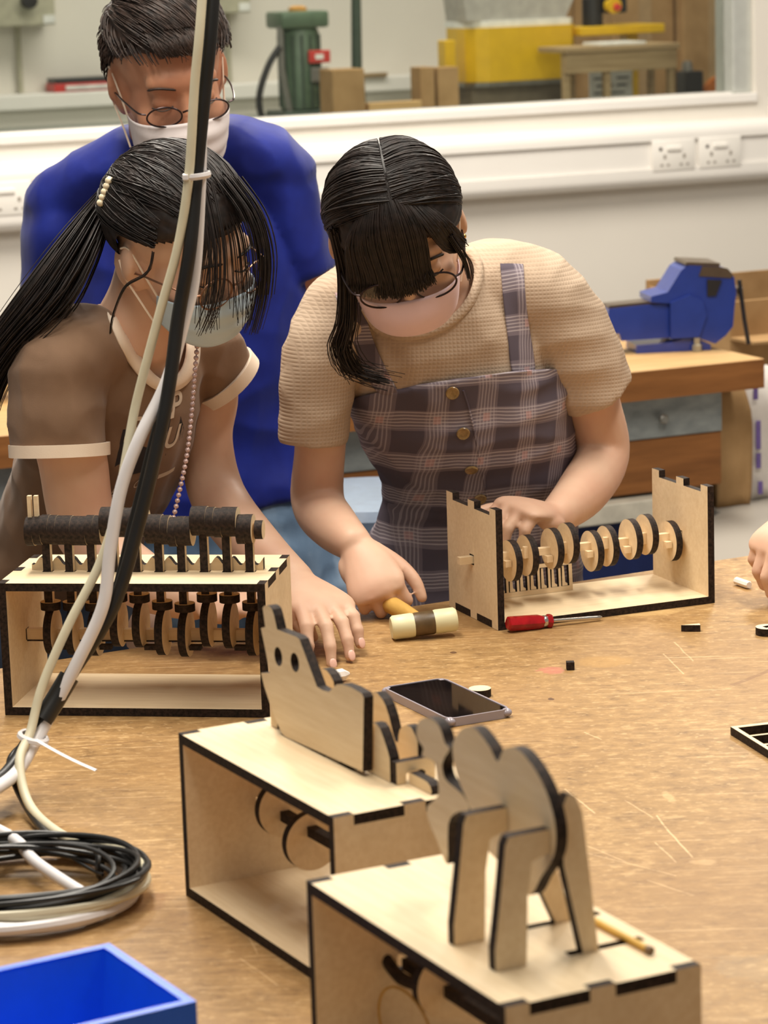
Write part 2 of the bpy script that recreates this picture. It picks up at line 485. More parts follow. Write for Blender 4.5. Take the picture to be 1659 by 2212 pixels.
# wooden stool-like frame
ft = thing('wooden_stand', 'low weathered wooden stand before the yellow machine', 'stand'); ft.matrix_world = FAR
for n_, lo, hi in (('tabletop', (1.255, 1.34, 1.335), (1.675, 1.54, 1.353)), ('apron', (1.262, 1.35, 1.27), (1.668, 1.366, 1.3349)),
                   ('leg', (1.262, 1.3661, 1.1201), (1.284, 1.39, 1.3349)), ('leg', (1.646, 1.3661, 1.1201), (1.668, 1.39, 1.3349)),
                   ('leg', (1.41, 1.3661, 1.1201), (1.432, 1.39, 1.3349)), ('leg', (1.36, 1.50, 1.1201), (1.372, 1.52, 1.3349)), ('leg', (1.646, 1.50, 1.1201), (1.668, 1.52, 1.3349))):
    MB().box(lo, hi, bevel=.003).build(n_, grwood, ft)
pp = fbox('paper_sheet', lgt, (1.40, 1.36, 1.3532), (1.56, 1.50, 1.362), 'white papers lying on the weathered wooden stand', 'paper', bevel=.001)
nt = thing('notice_sheet', 'white printed notice on the far machine between the stand legs', 'notice'); nt.matrix_world = FAR
MB().box((1.455, 1.560, 1.1201), (1.615, 1.566, 1.26)).build('sheet', lgt, nt)
ink = plain('print_ink', srgb(90, 90, 92), .7)
for k in range(5):
    MB().box((1.47 + .01 * (k % 2), 1.5592, 1.235 - k * .024), (1.53 + .012 * (k % 3), 1.5599, 1.242 - k * .024)).build('print_line', ink, nt)
    MB().box((1.555, 1.5592, 1.235 - k * .024), (1.60 - .008 * (k % 3), 1.5599, 1.242 - k * .024)).build('print_line', ink, nt)
# cardboard stack on the right
for lo, hi, lab in (((1.78, 2.0, 1.1201), (2.02, 2.3, 1.62), 'tall brown cardboard box behind the wooden stand'),
                    ((2.03, 1.95, 1.1201), (2.36, 2.3, 1.70), 'large brown cardboard box nearest the right window frame'),
                    ((1.70, 2.32, 1.1201), (1.98, 2.6, 1.56), 'orange brown cardboard box at the back of the stack')):
    c_ = thing('cardboard_box', lab, 'box', group='cardboard boxes beyond the window'); c_.matrix_world = FAR
    MB().box(lo, hi, bevel=.004).build('carton', card, c_)
    MB().box((lo[0] + .1, lo[1] - .0015, lo[2]), (lo[0] + .15, lo[1] - .0001, hi[2])).build('tape_strip', plain('packing_tape', srgb(168, 140, 104), .25), c_)
cp_ = thing('black_clamp', 'small black clamp standing before the cardboard boxes', 'clamp'); cp_.matrix_world = FAR
MB().box((1.84, 1.6, 1.1201), (1.91, 1.67, 1.245), bevel=.006).build('clamp_body', blk, cp_)
MB().lathe([(.02, 0), (.016, .03), (.008, .034)], 16, M=Matrix.Translation((1.865, 1.635, 1.2451))).build('clamp_knob', stl, cp_, smooth=True)
wd = thing('wooden_arch', 'orange wooden half disc in the right corner of the window', 'wood block'); wd.matrix_world = FAR
MB().plate([(.085 * math.cos(k * math.pi / 24), .105 * math.sin(k * math.pi / 24)) for k in range(25)], .03, edge=0, M=Matrix.Translation((2.0, 1.65, 1.1202)) @ Matrix.Rotation(math.pi / 2, 4, 'X')).build('disc', mk_wood('orange_wood', srgb(190, 112, 52), srgb(150, 82, 34)), wd, smooth=True)

# ------------------------------------------------------------------ rear bench with vise
BEN = Matrix.Translation((0.758, 5.647, 0)) @ Matrix.Rotation(math.radians(24), 4, 'Z')      # right front corner of the top, x runs right
rb = thing('rear_workbench', 'wooden workbench with grey steel drawer against the back wall', 'workbench'); rb.matrix_world = BEN
oak = mk_wood('bench_top_wood', srgb(204, 168, 116), srgb(180, 140, 90), 1.0, (2, 24, 24))
brn = mk_wood('brown_panel_wood', srgb(150, 98, 52), srgb(118, 74, 36), 1.0, (2, 20, 20))
def mk_gal():
    t = NT('galvanised_drawer')
    f = t.noise(t.co((3, 3, 6)), 6, 4)
    return t.set(t.ramp(f, [(.3, srgb(118, 124, 126)), (.7, srgb(150, 156, 156))]), .5, metal=.35)
gal = mk_gal()
navy = plain('navy_plinth_paint', srgb(28, 42, 92), .5)
cream = plain('cream_rail_paint', srgb(206, 200, 184), .5)
MB().box((-1.75, 0, .79), (.02, .74, .85), bevel=.003).build('bench_top', oak, rb)
MB().box((-1.75, -.0012, .7905), (.018, -.0001, .8485)).build('front_edge', brn, rb)
for x0, x1 in ((-.66, -.05), (-1.60, -.69)):
    d = MB().box((x0, .05, .702), (x1, .07, .7885), bevel=.003).build('drawer', gal, rb)
    MB().lathe([(.004, 0), (.004, .010), (.010, .013), (.010, .018), (.007, .021)], 18, M=Matrix.Translation((-.195 if x0 > -.7 else -.80, .05, .742)) @ Matrix.Rotation(math.pi / 2, 4, 'X')).build('knob', stl, d, smooth=True)
    MB().box((x0, .055, .592), (x1, .075, .701), bevel=.002).build('lower_panel', brn, rb)
MB().box((-1.60, .0751, .55), (-.06, .70, .7895)).build('drawer_carcass', plain('bench_carcass', srgb(120, 110, 96), .6), rb)
MB().box((-1.62, .02, .545), (-.17, .075, .585), bevel=.003).build('foot_rail', cream, rb)
MB().box((-1.60, .06, 0), (-.07, .66, .5449)).build('plinth', navy, rb)
for x_, y_ in ((-1.74, .03), (-1.74, .64)):
    MB().box((x_, y_, 0), (x_ + .06, y_ + .06, .7899), bevel=.002).build('leg', brn, rb)
tag(MB().box((-.40, .07, .8502), (-.26, .17, .852)).build('paper_note', plain('note_paper', srgb(236, 232, 232), .6), M=BEN), 'small white sheet of paper on the rear bench', 'paper')
# bench vise; local x runs left to right along the travel of the jaws
vb = plain('vise_blue_enamel', srgb(36, 58, 140), .3, var=.08, coat=.3)
vs = plain('vise_worn_steel', srgb(120, 104, 88), .35, metal=.8)
v = thing('bench_vise', 'blue cast iron bench vise bolted on the rear bench', 'vise')
v.matrix_world = Matrix.Translation((.685, 5.80, .8501)) @ Matrix.Rotation(math.radians(8), 4, 'Z') @ Matrix.Scale(.92, 4)
pxz = lambda y1: Matrix.Translation((0, y1, 0)) @ Matrix.Rotation(math.pi / 2, 4, 'X')
MB().plate([(-.171, 0), (.0, 0), (.0, .012), (-.03, .026), (-.06, .028), (-.10, .020), (-.171, .018)], .10, edge=0, M=pxz(.10)).build('base_plate', vb, v)
MB().plate([(-.092, .0285), (-.03, .0285), (.009, .014), (.033, .031), (.050, .051), (.054, .094), (.058, .125), (.054, .160), (.040, .180), (.020, .187), (-.050, .194), (-.067, .183), (-.099, .135), (-.137, .127), (-.137, .114), (-.092, .110)], .11, edge=0, M=pxz(.105)).build('fixed_body', vb, v)
MB().plate([(-.094, .032), (-.03, .032), (-.012, .08), (-.02, .112), (-.05, .128), (-.094, .112)], .007, edge=0, M=pxz(-.0052)).build('cheek_rib', vb, v)
MB().plate([(-.237, .040), (-.231, .030), (-.222, .046), (-.208, .046), (-.203, .029), (-.0925, .031), (-.0925, .1095), (-.231, .102)], .075, edge=0, M=pxz(.083)).build('slide_arm', vb, v)
MB().plate([(-.229, .1025), (-.0928, .1100), (-.0928, .1160), (-.229, .1090)], .06, edge=0, M=pxz(.075)).build('slide_wear_plate', vs, v)
MB().plate([(-.058, .1945), (.020, .1875), (.022, .194), (-.054, .2005)], .112, edge=0, M=pxz(.106)).build('jaw_plate', vs, v)
MB().plate([(-.028, .168), (.046, .160), (.050, .168), (.038, .182), (.020, .1865), (-.020, .190)], .003, edge=0, M=pxz(-.0052)).build('worn_jaw_face', vs, v)
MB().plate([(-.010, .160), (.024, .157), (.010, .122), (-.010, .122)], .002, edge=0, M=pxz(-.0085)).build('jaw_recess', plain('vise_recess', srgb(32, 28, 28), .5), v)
MB().tube([(.063, .05, .125), (.085, .05, .122)], .013, 14).build('spindle_boss', vs, v, smooth=True)
MB().tube([(.076, .035, .15), (.086, .03, .06), (.094, .025, .005)], .005, 10).build('handle_bar', plain('handle_steel', srgb(70, 66, 66), .35, metal=.7), v, smooth=True)
MB().lathe([(.011, 0), (.011, .014), (.007, .016), (.007, .03)], 6, M=Matrix.Translation((-.035, -.013, .0005))).build('clamp_bolt', plain('bolt_steel', srgb(176, 168, 150), .4, metal=.5), v)
# low grey platform with a carton and sacks
pf = thing('low_platform', 'low grey platform on the floor right of the rear bench', 'platform')
gfl = plain('grey_platform_top', srgb(164, 157, 147), .45, var=.03, scale=2)
MB().plate([(.47, 4.4), (.655, 5.62), (.690, 5.69), (.45, 6.24), (.62, 6.9), (1.9, 7.3), (2.2, 5.2)], .03, edge=0, M=Matrix.Translation((0, 0, .50))).build('platform_top', gfl, pf)
for x_, y_ in ((.60, 4.6), (1.95, 5.3), (.75, 6.8), (1.75, 7.1)):
    MB().box((x_, y_, 0), (x_ + .05, y_ + .05, .4999)).build('leg', stl, pf)
cbx = thing('cardboard_carton', 'open brown cardboard carton behind the vise, right edge', 'box'); cbx.matrix_world = BEN
for lo, hi, n_ in (((.29, .58, .5301), (.90, .59, .885), 'side_panel'), ((.29, .5901, .5301), (.30, .95, .885), 'side_panel'), ((.29, .48, .80), (.90, .5799, .806), 'flap'), ((.29, .9501, .5301), (.90, .96, .90), 'side_panel'), ((.89, .5901, .5301), (.90, .95, .885), 'side_panel')):
    MB().box(lo, hi).build(n_, card, cbx)
def bag(name, lo, hi, mat, label):
    b = thing(name, label, 'sack'); b.matrix_world = BEN
    bm = bmesh.new()
    bmesh.ops.create_cube(bm, size=1)
    bmesh.ops.subdivide_edges(bm, edges=list(bm.edges), cuts=9, use_grid_fill=True)
    for vv in bm.verts:
        c = vv.co.copy()
        zt = c.z + .5
        pinch = 1 - .6 * max(0, (zt - .75) / .25) ** 1.3 - .10 * max(0, (.12 - zt) / .12)
        bul = 1 + .08 * math.sin(math.pi * zt)
        n3 = noise.noise(Vector((c.x * 3, c.y * 3, c.z * 4)) + Vector((lo[0] * 9, 5, 1))) * .05
        vv.co = Vector(((lo[0] + hi[0]) / 2 + (c.x * bul + n3 * .4) * (hi[0] - lo[0]) / 1.08, (lo[1] + hi[1]) / 2 + (c.y * pinch * bul + n3) * (hi[1] - lo[1]) / 1.08, lo[2] + zt * (hi[2] - lo[2])))
    me = bpy.data.meshes.new('sack_body'); bm.to_mesh(me); bm.free()
    me.materials.append(mat)
    me.polygons.foreach_set('use_smooth', [True] * len(me.polygons))
    ob = bpy.data.objects.new('sack_body', me); COL.objects.link(ob); ob.parent = b
    return b
kraft = mk_card()
k_ = bag('paper_sack', (-.032, .10, .5305), (.052, .20, .778), kraft, 'brown kraft paper sack standing under the end of the rear bench')
MB().box((-.028, .135, .770), (.048, .150, .7865), bevel=.003).build('folded_top', plain('kraft_fold', srgb(214, 178, 122), .7), k_)
wp = plain('white_sack_plastic', srgb(216, 210, 204), .45, var=.04)
pur = plain('purple_print', srgb(104, 84, 148), .6, var=.25)
wb = bag('white_sack', (.058, .13, .5305), (.16, .25, .80), wp, 'white plastic sack with purple print at the right edge')
for z0, z1, x0 in ((.745, .778, .068), (.64, .70, .074), (.60, .632, .074), (.545, .572, .078)):
    MB().box((x0, .122, z0), (x0 + .011, .1235, z1)).build('purple_lettering', pur, wb)
wb2 = bag('white_sack', (-.053, .21, .5305), (.0, .30, .63), wp, 'white and purple sack peeking out left of the brown paper sack')
MB().box((-.046, .203, .60), (-.034, .2045, .62)).build('purple_lettering', pur, wb2)

# ================================================================== MAIN TABLE
def mk_table():
    t = NT('worn_chipboard_table')
    flake = t.noise(t.co((1, 1.5, 1), (0, 0, math.radians(-18))), 46, 6, .66)
    chip = t.noise(t.co((1, 1.7, 1), (0, 0, math.radians(20))), 85, 3, .6)
    big = t.noise(t.co((1, 1, 1)), 2.6, 4, .55)
    c = t.ramp(flake, [(.28, srgb(120, 90, 54)), (.42, srgb(152, 118, 74)), (.56, srgb(166, 130, 82)), (.70, srgb(190, 155, 106))])
    worn = t.ramp(big, [(.40, (0, 0, 0)), (.62, (1, 1, 1))])
    c = t.mix(t.math('MULTIPLY', worn, .45), c, srgb(150, 112, 70))
    c = t.mix(t.math('MULTIPLY', t.math('MULTIPLY', t.ramp(chip, [(.58, (0, 0, 0)), (.66, (1, 1, 1))]), t.math('SUBTRACT', 1.0, t.math('MULTIPLY', worn, .7))), .6), c, srgb(206, 172, 124))
    c = t.mix(t.math('MULTIPLY', t.ramp(chip, [(.30, (1, 1, 1)), (.37, (0, 0, 0))]), .4), c, srgb(104, 70, 42))
    fine = chip
    def scratch(ang, sx, sy, lo, amt, col, seed):
        f = t.noise(t.co((sx, sy, 1), (0, 0, math.radians(ang)), (seed, seed * .7, 0)), 1.0, 2, .5)
        k = t.math('MULTIPLY', t.ramp(f, [(lo, (0, 0, 0)), (lo + .02, (1, 1, 1))]), amt)
        return t.mix(k, c, col)
    c = scratch(40, 5, 260, .675, .5, srgb(220, 186, 140), 3.1)
    c = scratch(62, 5, 300, .68, .45, srgb(216, 182, 136), 8.4)
    c = scratch(-8, 6, 260, .685, .4, srgb(216, 182, 136), 5.7)
    c = scratch(-22, 6, 130, .70, .4, srgb(112, 76, 46), 21.3)
    # long cuts that can be made out one by one
    sep = t.n('ShaderNodeSeparateXYZ'); t.l(t.co(), sep.inputs[0])
    def cutline(c, p, q, wd, col, amt):
        A_, B_ = onz(*p), onz(*q); d = B_ - A_; L_ = d.length; d /= L_
        rx, ry = t.math('SUBTRACT', sep.outputs[0], A_.x), t.math('SUBTRACT', sep.outputs[1], A_.y)
        al = t.math('ADD', t.math('MULTIPLY', rx, d.x), t.math('MULTIPLY', ry, d.y))
        cr = t.math('ABSOLUTE', t.math('ADD', t.math('ADD', t.math('MULTIPLY', rx, -d.y), t.math('MULTIPLY', ry, d.x)), t.math('MULTIPLY', t.math('SUBTRACT', big, .5), .03)))
        ins = t.math('MULTIPLY', t.math('GREATER_THAN', al, 0.0), t.math('LESS_THAN', al, L_))
        k = t.math('MULTIPLY', t.math('MULTIPLY', ins, t.math('LESS_THAN', cr, wd)), t.math('MULTIPLY', t.ramp(flake, [(.32, (.25, .25, .25)), (.5, (1, 1, 1))]), amt))
        return t.mix(k, c, col)
    lt = srgb(222, 188, 142)
    for p, q, wd, col, amt in (((1410, 1762), (1500, 1852), .0009, lt, .9), ((1247, 1822), (1350, 1862), .0008, lt, .6), ((1251, 1842), (1465, 1890), .0008, lt, .7), ((1212, 1705), (1280, 1758), .0009, lt, .7), ((1342, 1730), (1404, 1768), .0008, lt, .6), ((1414, 1820), (1465, 1862), .0008, lt, .7),
                               ((1400, 1900), (1505, 1932), .0008, lt, .6), ((1435, 1412), (1476, 1456), .0010, lt, .6), ((1457, 1387), (1500, 1428), .0010, lt, .5), ((1260, 1582), (1296, 1598), .0008, lt, .7), ((480, 1900), (560, 2060), .0007, lt, .4), ((1580, 1480), (1700, 1430), .0035, srgb(120, 82, 50), .6), ((1240, 1622), (1100, 1650), .002, srgb(118, 80, 48), .45), ((120, 1620), (330, 1600), .0018, srgb(112, 76, 46), .5), ((520, 2070), (600, 2130), .0007, lt, .5)):
        c = cutline(c, p, q, wd, col, amt)
    # coloured stains with their own outline
    def stain(c, x, y, rx, ry, col, amt):
        mp = t.n('ShaderNodeMapping', vector_type='TEXTURE')
        mp.inputs['Location'].default_value = (x, y, 0); mp.inputs['Scale'].default_value = (rx, ry, 1)
        mp.inputs['Rotation'].default_value = (0, 0, math.radians(8))
        t.l(t.tc.outputs['Object'], mp.inputs[0])
        sx = t.n('ShaderNodeSeparateXYZ'); t.l(mp.outputs[0], sx.inputs[0])
        r2 = t.math('ADD', t.math('MULTIPLY', sx.outputs[0], sx.outputs[0]), t.math('MULTIPLY', sx.outputs[1], sx.outputs[1]))
        r2 = t.math('ADD', r2, t.math('MULTIPLY', t.math('SUBTRACT', flake, .5), 3.6))
        k = t.math('MULTIPLY', t.ramp(r2, [(.55, (1, 1, 1)), (1.0, (0, 0, 0))]), amt)
        return t.mix(k, c, col)
    for px, py, rx, ry, col, amt in ((1190, 1448, .017, .019, srgb(196, 116, 100), .65), (1310, 1428, .035, .03, srgb(200, 154, 84), .35), (1445, 1722, .006, .022, srgb(216, 180, 130), .5), (1455, 1765, .014, .004, srgb(216, 180, 130), .4), (1520, 1862, .012, .010, srgb(212, 176, 128), .4),
                                     (1640, 1352, .03, .016, srgb(150, 118, 80), .6), (1190, 1510, .004, .006, srgb(90, 60, 40), .9), (980, 1410, .004, .006, srgb(90, 60, 40), .9), (1620, 2090, .03, .03, srgb(180, 160, 130), .2), (1390, 1320, .05, .03, srgb(228, 190, 130), .4), (300, 1950, .03, .025, srgb(140, 98, 60), .5)):
        p = onz(px, py)
        c = stain(c, p.x, p.y, rx, ry, col, amt)
    # dark scorch line
    t.bump(t.math('ADD', flake, t.math('MULTIPLY', fine, .6)), .25, .0012)
    return t.set(c, .5, spec=.35)
tb = thing('work_table', 'large worn chipboard work table covered in scratches and stains', 'table')
e1, e2 = Vector((-.027, 3.489, 0)), Vector((.521, 3.772, 0))
ed = (e2 - e1).normalized(); en = Vector((ed.y, -ed.x, 0))
A_, B_ = e1 - ed * 1.05, e1 + ed * 1.75
tabM = mk_table()
C_, D_ = B_ + en * 2.9, A_ + en * 2.9
MB().plate([(p.x, p.y) for p in (A_, B_, C_, D_)], .045, edge=0, M=Matrix.Translation((0, 0, TZ - .045))).build('table_top', tabM, tb)
legm = mk_wood('table_leg_wood', srgb(160, 116, 70), srgb(130, 90, 50))
for p in (A_ + ed * .1 + en * .1, B_ - ed * .1 + en * .1, C_ - ed * .1 - en * .1, D_ + ed * .1 - en * .1):
    MB().box((p.x - .04, p.y - .04, 0), (p.x + .04, p.y + .04, TZ - .0451), bevel=.003).build('leg', legm, tb)

# ================================================================== PLYWOOD BOXES
T, BW, BD, BH = .009, .30, .15, .15
NOT1, NOT2 = (.12 * BD, .425 * BD), (.555 * BD, .87 * BD)
def side_outline(shaft=True):
    """side panel in (depth, height), notched for the tabs of the top and bottom boards"""
    pts = [(0, 0)]
    for a, b in (NOT1, NOT2): pts += [(a, 0), (a, T), (b, T), (b, 0)]
    pts += [(BD, 0), (BD, BH)]
    for a, b in ((NOT2[1], NOT2[0]), (NOT1[1], NOT1[0])): pts += [(a, BH), (a, BH - T), (b, BH - T), (b, BH)]
    return pts + [(0, BH)]
def board_outline():
    """top or bottom board in (length, depth) with tabs"""
    e = .0003
    pts = [(T, 0), (BW - T, 0)]
    for a, b in (NOT1, NOT2): pts += [(BW - T, a + e), (BW, a + e), (BW, b - e), (BW - T, b - e)]
    pts += [(BW - T, BD), (T, BD)]
    for a, b in ((NOT2[1], NOT2[0]), (NOT1[1], NOT1[0])): pts += [(T, a - e), (0, a - e), (0, b + e), (T, b + e)]
    return pts
YZ = Matrix(((0, 0, 1, 0), (1, 0, 0, 0), (0, 1, 0, 0), (0, 0, 0, 1)))          # plate xy -> depth, height; thickness along length
def XZ(y): return Matrix(((1, 0, 0, 0), (0, 0, 1, y), (0, 1, 0, 0), (0, 0, 0, 1)))   # plate xy -> length, height; thickness along depth
def plybox(name, label, cat, x, y, yaw, top=True, slots=(), hole=.0065):
    b = thing(name, label, cat, (x, y, TZ + .0004), yaw)
    hl = [[(BD / 2 - hole, BH / 2 - hole), (BD / 2 + hole, BH / 2 - hole), (BD / 2 + hole, BH / 2 + hole), (BD / 2 - hole, BH / 2 + hole)]]
    MB().plate(side_outline(), T, hl, M=YZ).build('side_panel', PE, b)
    MB().plate(side_outline(), T, hl, M=Matrix.Translation((BW - T, 0, 0)) @ YZ).build('side_panel', PE, b)
    MB().plate(board_outline(), T).build('bottom_board', PE, b)
    if top: MB().plate(board_outline(), T, slots, M=Matrix.Translation((0, 0, BH - T))).build('top_board', PE, b)
    return b
def slot(x0, x1, y0, y1): return [(x0, y0), (x1, y0), (x1, y1), (x0, y1)]
def disc_mesh(r, t=T, sq=.0):
    m = MB()
    holes = [[(-sq, -sq), (sq, -sq), (sq, sq), (-sq, sq)]] if sq else []
    m.plate(circ(0, 0, r, 40), t, holes, M=YZ)
    me = m.mesh('disc'); me.materials.append(PLY); me.materials.append(EDGE)
    me.polygons.foreach_set('use_smooth', [i == 1 for i in m.m]); me.set_sharp_from_angle(angle=math.radians(40))
    return me
CAM_ME = disc_mesh(.026); KNOB_ME = disc_mesh(.0105)
SEG_ME = disc_mesh(.0165)
def put(me, name, parent, loc, rot=(0, 0, 0)):
    o = bpy.data.objects.new(name, me); COL.objects.link(o); o.parent = parent
    o.location = loc; o.rotation_euler = rot
    return o

# ---- caterpillar automaton (left box)
ax, ay, aw = -.571 * .75, 4.069 * .75, -.156
rods = [.0405 + .0257 * k for k in range(10)]
bodyz = [.1965, .1965, .196, .206, .2055, .1975, .195, .2065, .2055, .197]
A = plybox('caterpillar_automaton', 'finished plywood box automaton with a row of black edged caterpillar discs on top', 'automaton', ax, ay, aw,
           slots=[slot(r - .006, r + .006, .058, .068) for r in rods])
# wavy strip on the top behind the rods
wave = [(.020, .150), (.285, .150)]
N_ = 120
prof = []
for k in range(N_ + 1):
    x = .285 - .265 * k / N_
    h = .0100 + .0045 * math.cos(2 * math.pi * (x - .031) / .0183)
    prof.append((x, .150 + max(.004, h)))
MB().plate(wave + prof, T, M=XZ(.0695)).build('wave_strip', PE, A)
MB().box((.0095, BD / 2 - .0045, BH / 2 - .0062), (BW - .0095, BD / 2 + .0045, BH / 2 + .0062)).build('camshaft', PLY, A)
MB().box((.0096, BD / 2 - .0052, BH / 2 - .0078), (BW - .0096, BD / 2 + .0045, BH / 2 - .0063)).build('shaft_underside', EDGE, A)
for k, (r, bz) in enumerate(zip(rods, bodyz)):
    lift = bz - .2005
    # the rod: narrow plate standing across the box, edge to the front
    hb = .1185 + lift
    rod = [(.060, hb), (.069, hb), (.069, bz), (.060, bz)]
    MB().plate([(.0585, hb), (.0675, hb), (.0675, bz - .004), (.0585, bz - .004)], T, M=Matrix.Translation((r - T / 2, 0, 0)) @ YZ).build('push_rod', PE, A)
    foot = MB().plate(circ(0, 0, .0115, 28), T).build('follower_foot', PE, A)
    foot.location = (r, .066, hb - T + .0001)
    put(CAM_ME, 'cam', A, (r - T / 2 + .0, .066 + .002 * math.cos(k * 1.9), hb - T - .0262))
    for q in range(3 if k < 9 else 2):
        put(SEG_ME, 'body_disc', A, (r - .0125 + q * .0086, .064, bz + (.0006 if q == 1 else 0) + .0006 * math.sin(k * 3 + q)))
    if k % 2 == 0:
        MB().box((r + .006, .052, .062), (r + .019, .062, .067)).build('retaining_key', EDGE, A)
put(KNOB_ME, 'nose_disc', A, (rods[-1] + .0072, .064, bodyz[-1]))
put(SEG_ME, 'body_disc', A, (rods[0] - .0215, .064, .1955))
for dy in (0, .0075):
    MB().box((rods[0] - .0195 + dy, .061, .208), (rods[0] - .0165 + dy + .0015, .067, .236)).build('antenna', PLY, A)

# ---- camshaft box being assembled (right box)
bx_, by_, bw_ = .18 * .75, 4.498 * .75, .38
Bx = plybox('camshaft_box', 'open topped plywood box with a camshaft of round discs being assembled', 'automaton', bx_, by_, bw_, top=False)
MB().box((-.018, BD / 2 - .0045, BH / 2 - .0045), (BW - .002, BD / 2 + .0045, BH / 2 + .0045)).build('camshaft', PLY, Bx)
for k, (i, dz) in enumerate(zip((.0535, .0775, .1105, .1310, .167, .189, .220, .2425, .2785), (-.0074, -.0037, .002, .007, -.0077, -.0037, .0025, .0062, -.0070))):
    put(CAM_ME, 'cam', Bx, (i - T / 2, BD / 2 + .003 * math.sin(k * 1.7), BH / 2 + dz))
    if k % 2 == 0:
        MB().box((i - .0135, BD / 2 - .0135, BH / 2 - .0125), (i - .0055, BD / 2 - .0046, BH / 2 - .0046)).build('retaining_key', PE[k % 2], Bx)
    else:
        MB().box((i - .0105, BD / 2 - .0105, BH / 2 - .0045), (i - .0047, BD / 2 - .0046, BH / 2 + .010)).build('retaining_key', PLY, Bx)
# cut-out frame leaning inside
BM = Matrix.Translation((bx_, by_, TZ + .0004)) @ Matrix.Rotation(bw_, 4, 'Z')
fr = thing('letter_frame', 'plywood cut-out frame with seven windows leaning inside the open box', 'frame')
fr.matrix_world = BM @ Matrix.Translation((.050, .118, T + .0003)) @ Matrix.Rotation(math.radians(-4), 4, 'X')
wins = [slot(.0045 + .0147 * k, .0160 + .0147 * k, .0065, .0335) for k in range(7)]
MB().plate([(0, 0), (.109, 0), (.109, .0385), (0, .0385)], .006, wins, M=XZ(0)).build('frame_sheet', PE, fr)
for k in range(7):
    x = .0050 + .0147 * k
    MB().plate([(x + .001, .0068), (x + .0085, .0068), (x + .0085, .0095), (x + .0055, .0115), (x + .0044, .0325), (x + .0018, .0325)], .0056, M=XZ(.0002)).build('cut_piece', PE, fr)

# ---- dog automaton (middle foreground box)
cx_, cy_, cw_ = -.25 * .75, 3.221 * .75, -1.086
mm = lambda P: [(a / 1000, b / 1000) for a, b in P]
Cx = plybox('dog_automaton', 'plywood box automaton with a dog shaped cut-out standing on top', 'automaton', cx_, cy_, cw_,
            slots=[slot(.113, .140, .0735, .0825), slot(.163, .192, .0735, .0825)])
dog = mm([(31.7, 259.5), (36, 262), (41.2, 263.2), (47, 263.2), (51, 261.5), (54.2, 257), (59.6, 245.3), (73.7, 245.6), (96.6, 246.3), (103, 245.2), (133.5, 210), (144.4, 209.3), (155.7, 210.2), (170.8, 220), (180.9, 222.5), (197.6, 223.3), (216, 222.3), (219.5, 219.5), (213, 154.5), (117, 152), (66, 150.6), (60, 153), (46.6, 164), (28.5, 187.2), (22.7, 198.5), (40.8, 202.4), (34.1, 221.1), (26.5, 240), (35.6, 242.7)])
MB().plate(dog, T, [circ(.0597, .2211, .0078, 20, .0085), circ(.0922, .2226, .0082, 20, .0085)], M=XZ(.072)).build('dog_head_plate', PE, Cx)
MB().plate(mm([(100, 150.4), (100, 170), (78, 200), (86.2, 210.5), (92, 213.3), (100, 213.5), (107, 211), (112.9, 206.5), (116, 198), (150, 175), (150, 150.4)]), T, M=XZ(.098)).build('tail_plate', PE, Cx)
MB().plate(mm([(26, 150.4), (39.5, 150.4), (39.5, 190), (30, 190)]), .018, M=XZ(.078)).build('support_post', PE, Cx)
MB().plate(mm([(198, 150.4), (240.8, 150.4), (240.8, 171), (237, 178), (230, 187.4), (225, 193), (219, 195.4), (211, 194.5), (203, 186)]), T, M=XZ(.083)).build('body_side_plate', PE, Cx)
MB().plate(mm([(155, 150.4), (240.8, 150.4), (240.8, 180.5), (237.6, 184.8), (233, 189), (229.8, 190.9), (221, 190.5), (214.8, 187.7), (210, 184), (207.8, 179), (206.5, 172), (202, 172), (199, 175.8), (191.7, 191.4), (186, 199.5), (180.7, 203.7), (170.7, 207.3), (162, 205.4), (156, 196)]), T, M=XZ(.1095)).build('body_side_plate', PE, Cx)
MB().plate(mm([(84, 150.4), (93, 150.4), (93, 158), (96, 160), (108, 160), (111, 158), (111, 150.4), (120, 150.4), (120, 169), (84, 169)]), T, M=Matrix.Translation((.241, 0, 0)) @ YZ).build('rump_plate', PE, Cx)
MB().plate(mm([(252, 150.4), (289, 150.4), (290, 153), (288, 157), (283, 159.5), (276, 160), (252, 160)]), T, M=XZ(.0945)).build('slider_plate', PE, Cx)
MB().box((.012, BD / 2 - .0045, BH / 2 - .0045), (BW - .012, BD / 2 + .0045, BH / 2 + .0045)).build('camshaft', EDGE, Cx)
for i, dz in ((.045, .006), (.098, -.010)):
    put(CAM_ME, 'cam', Cx, (i, BD / 2 + .001, BH / 2 + dz))
for i in (.034, .087):
    MB().box((i, BD / 2 - .012, BH / 2 - .007), (i + .009, BD / 2 - .0046, BH / 2 + .007)).build('retaining_key', EDGE, Cx)

# ---- elephant automaton (nearest box)
dx_, dy_, dw_ = -.088 * .75, 2.666 * .75, -1.108
Dx = plybox('elephant_automaton', 'plywood box automaton with a walking elephant cut-out, nearest the camera', 'automaton', dx_, dy_, dw_,
            slots=[slot(.171, .179, .086, .146), slot(.231, .240, .084, .144)])
body = mm([(104.4, 269.3), (104.0, 257.2), (110.9, 243.9), (120.3, 234), (135.8, 217.6), (144.9, 205.4), (167.1, 198.5), (190, 190), (210.2, 186.8), (226.1, 204.1), (240.2, 219.1), (246.6, 231.8), (246.7, 247), (238.5, 263.5), (225.6, 275.7), (210.8, 283.6), (199.3, 286.7), (188.4, 286), (177.3, 281.4), (169, 271.4), (158.3, 279.1), (145.8, 285), (136.2, 287.5), (126.4, 286), (116.2, 281.2)])
def smooth2(P, per=4):
    return [(q.x, q.y) for q in catmull([Vector((a, b, 0)) for a, b in P], per, True)]
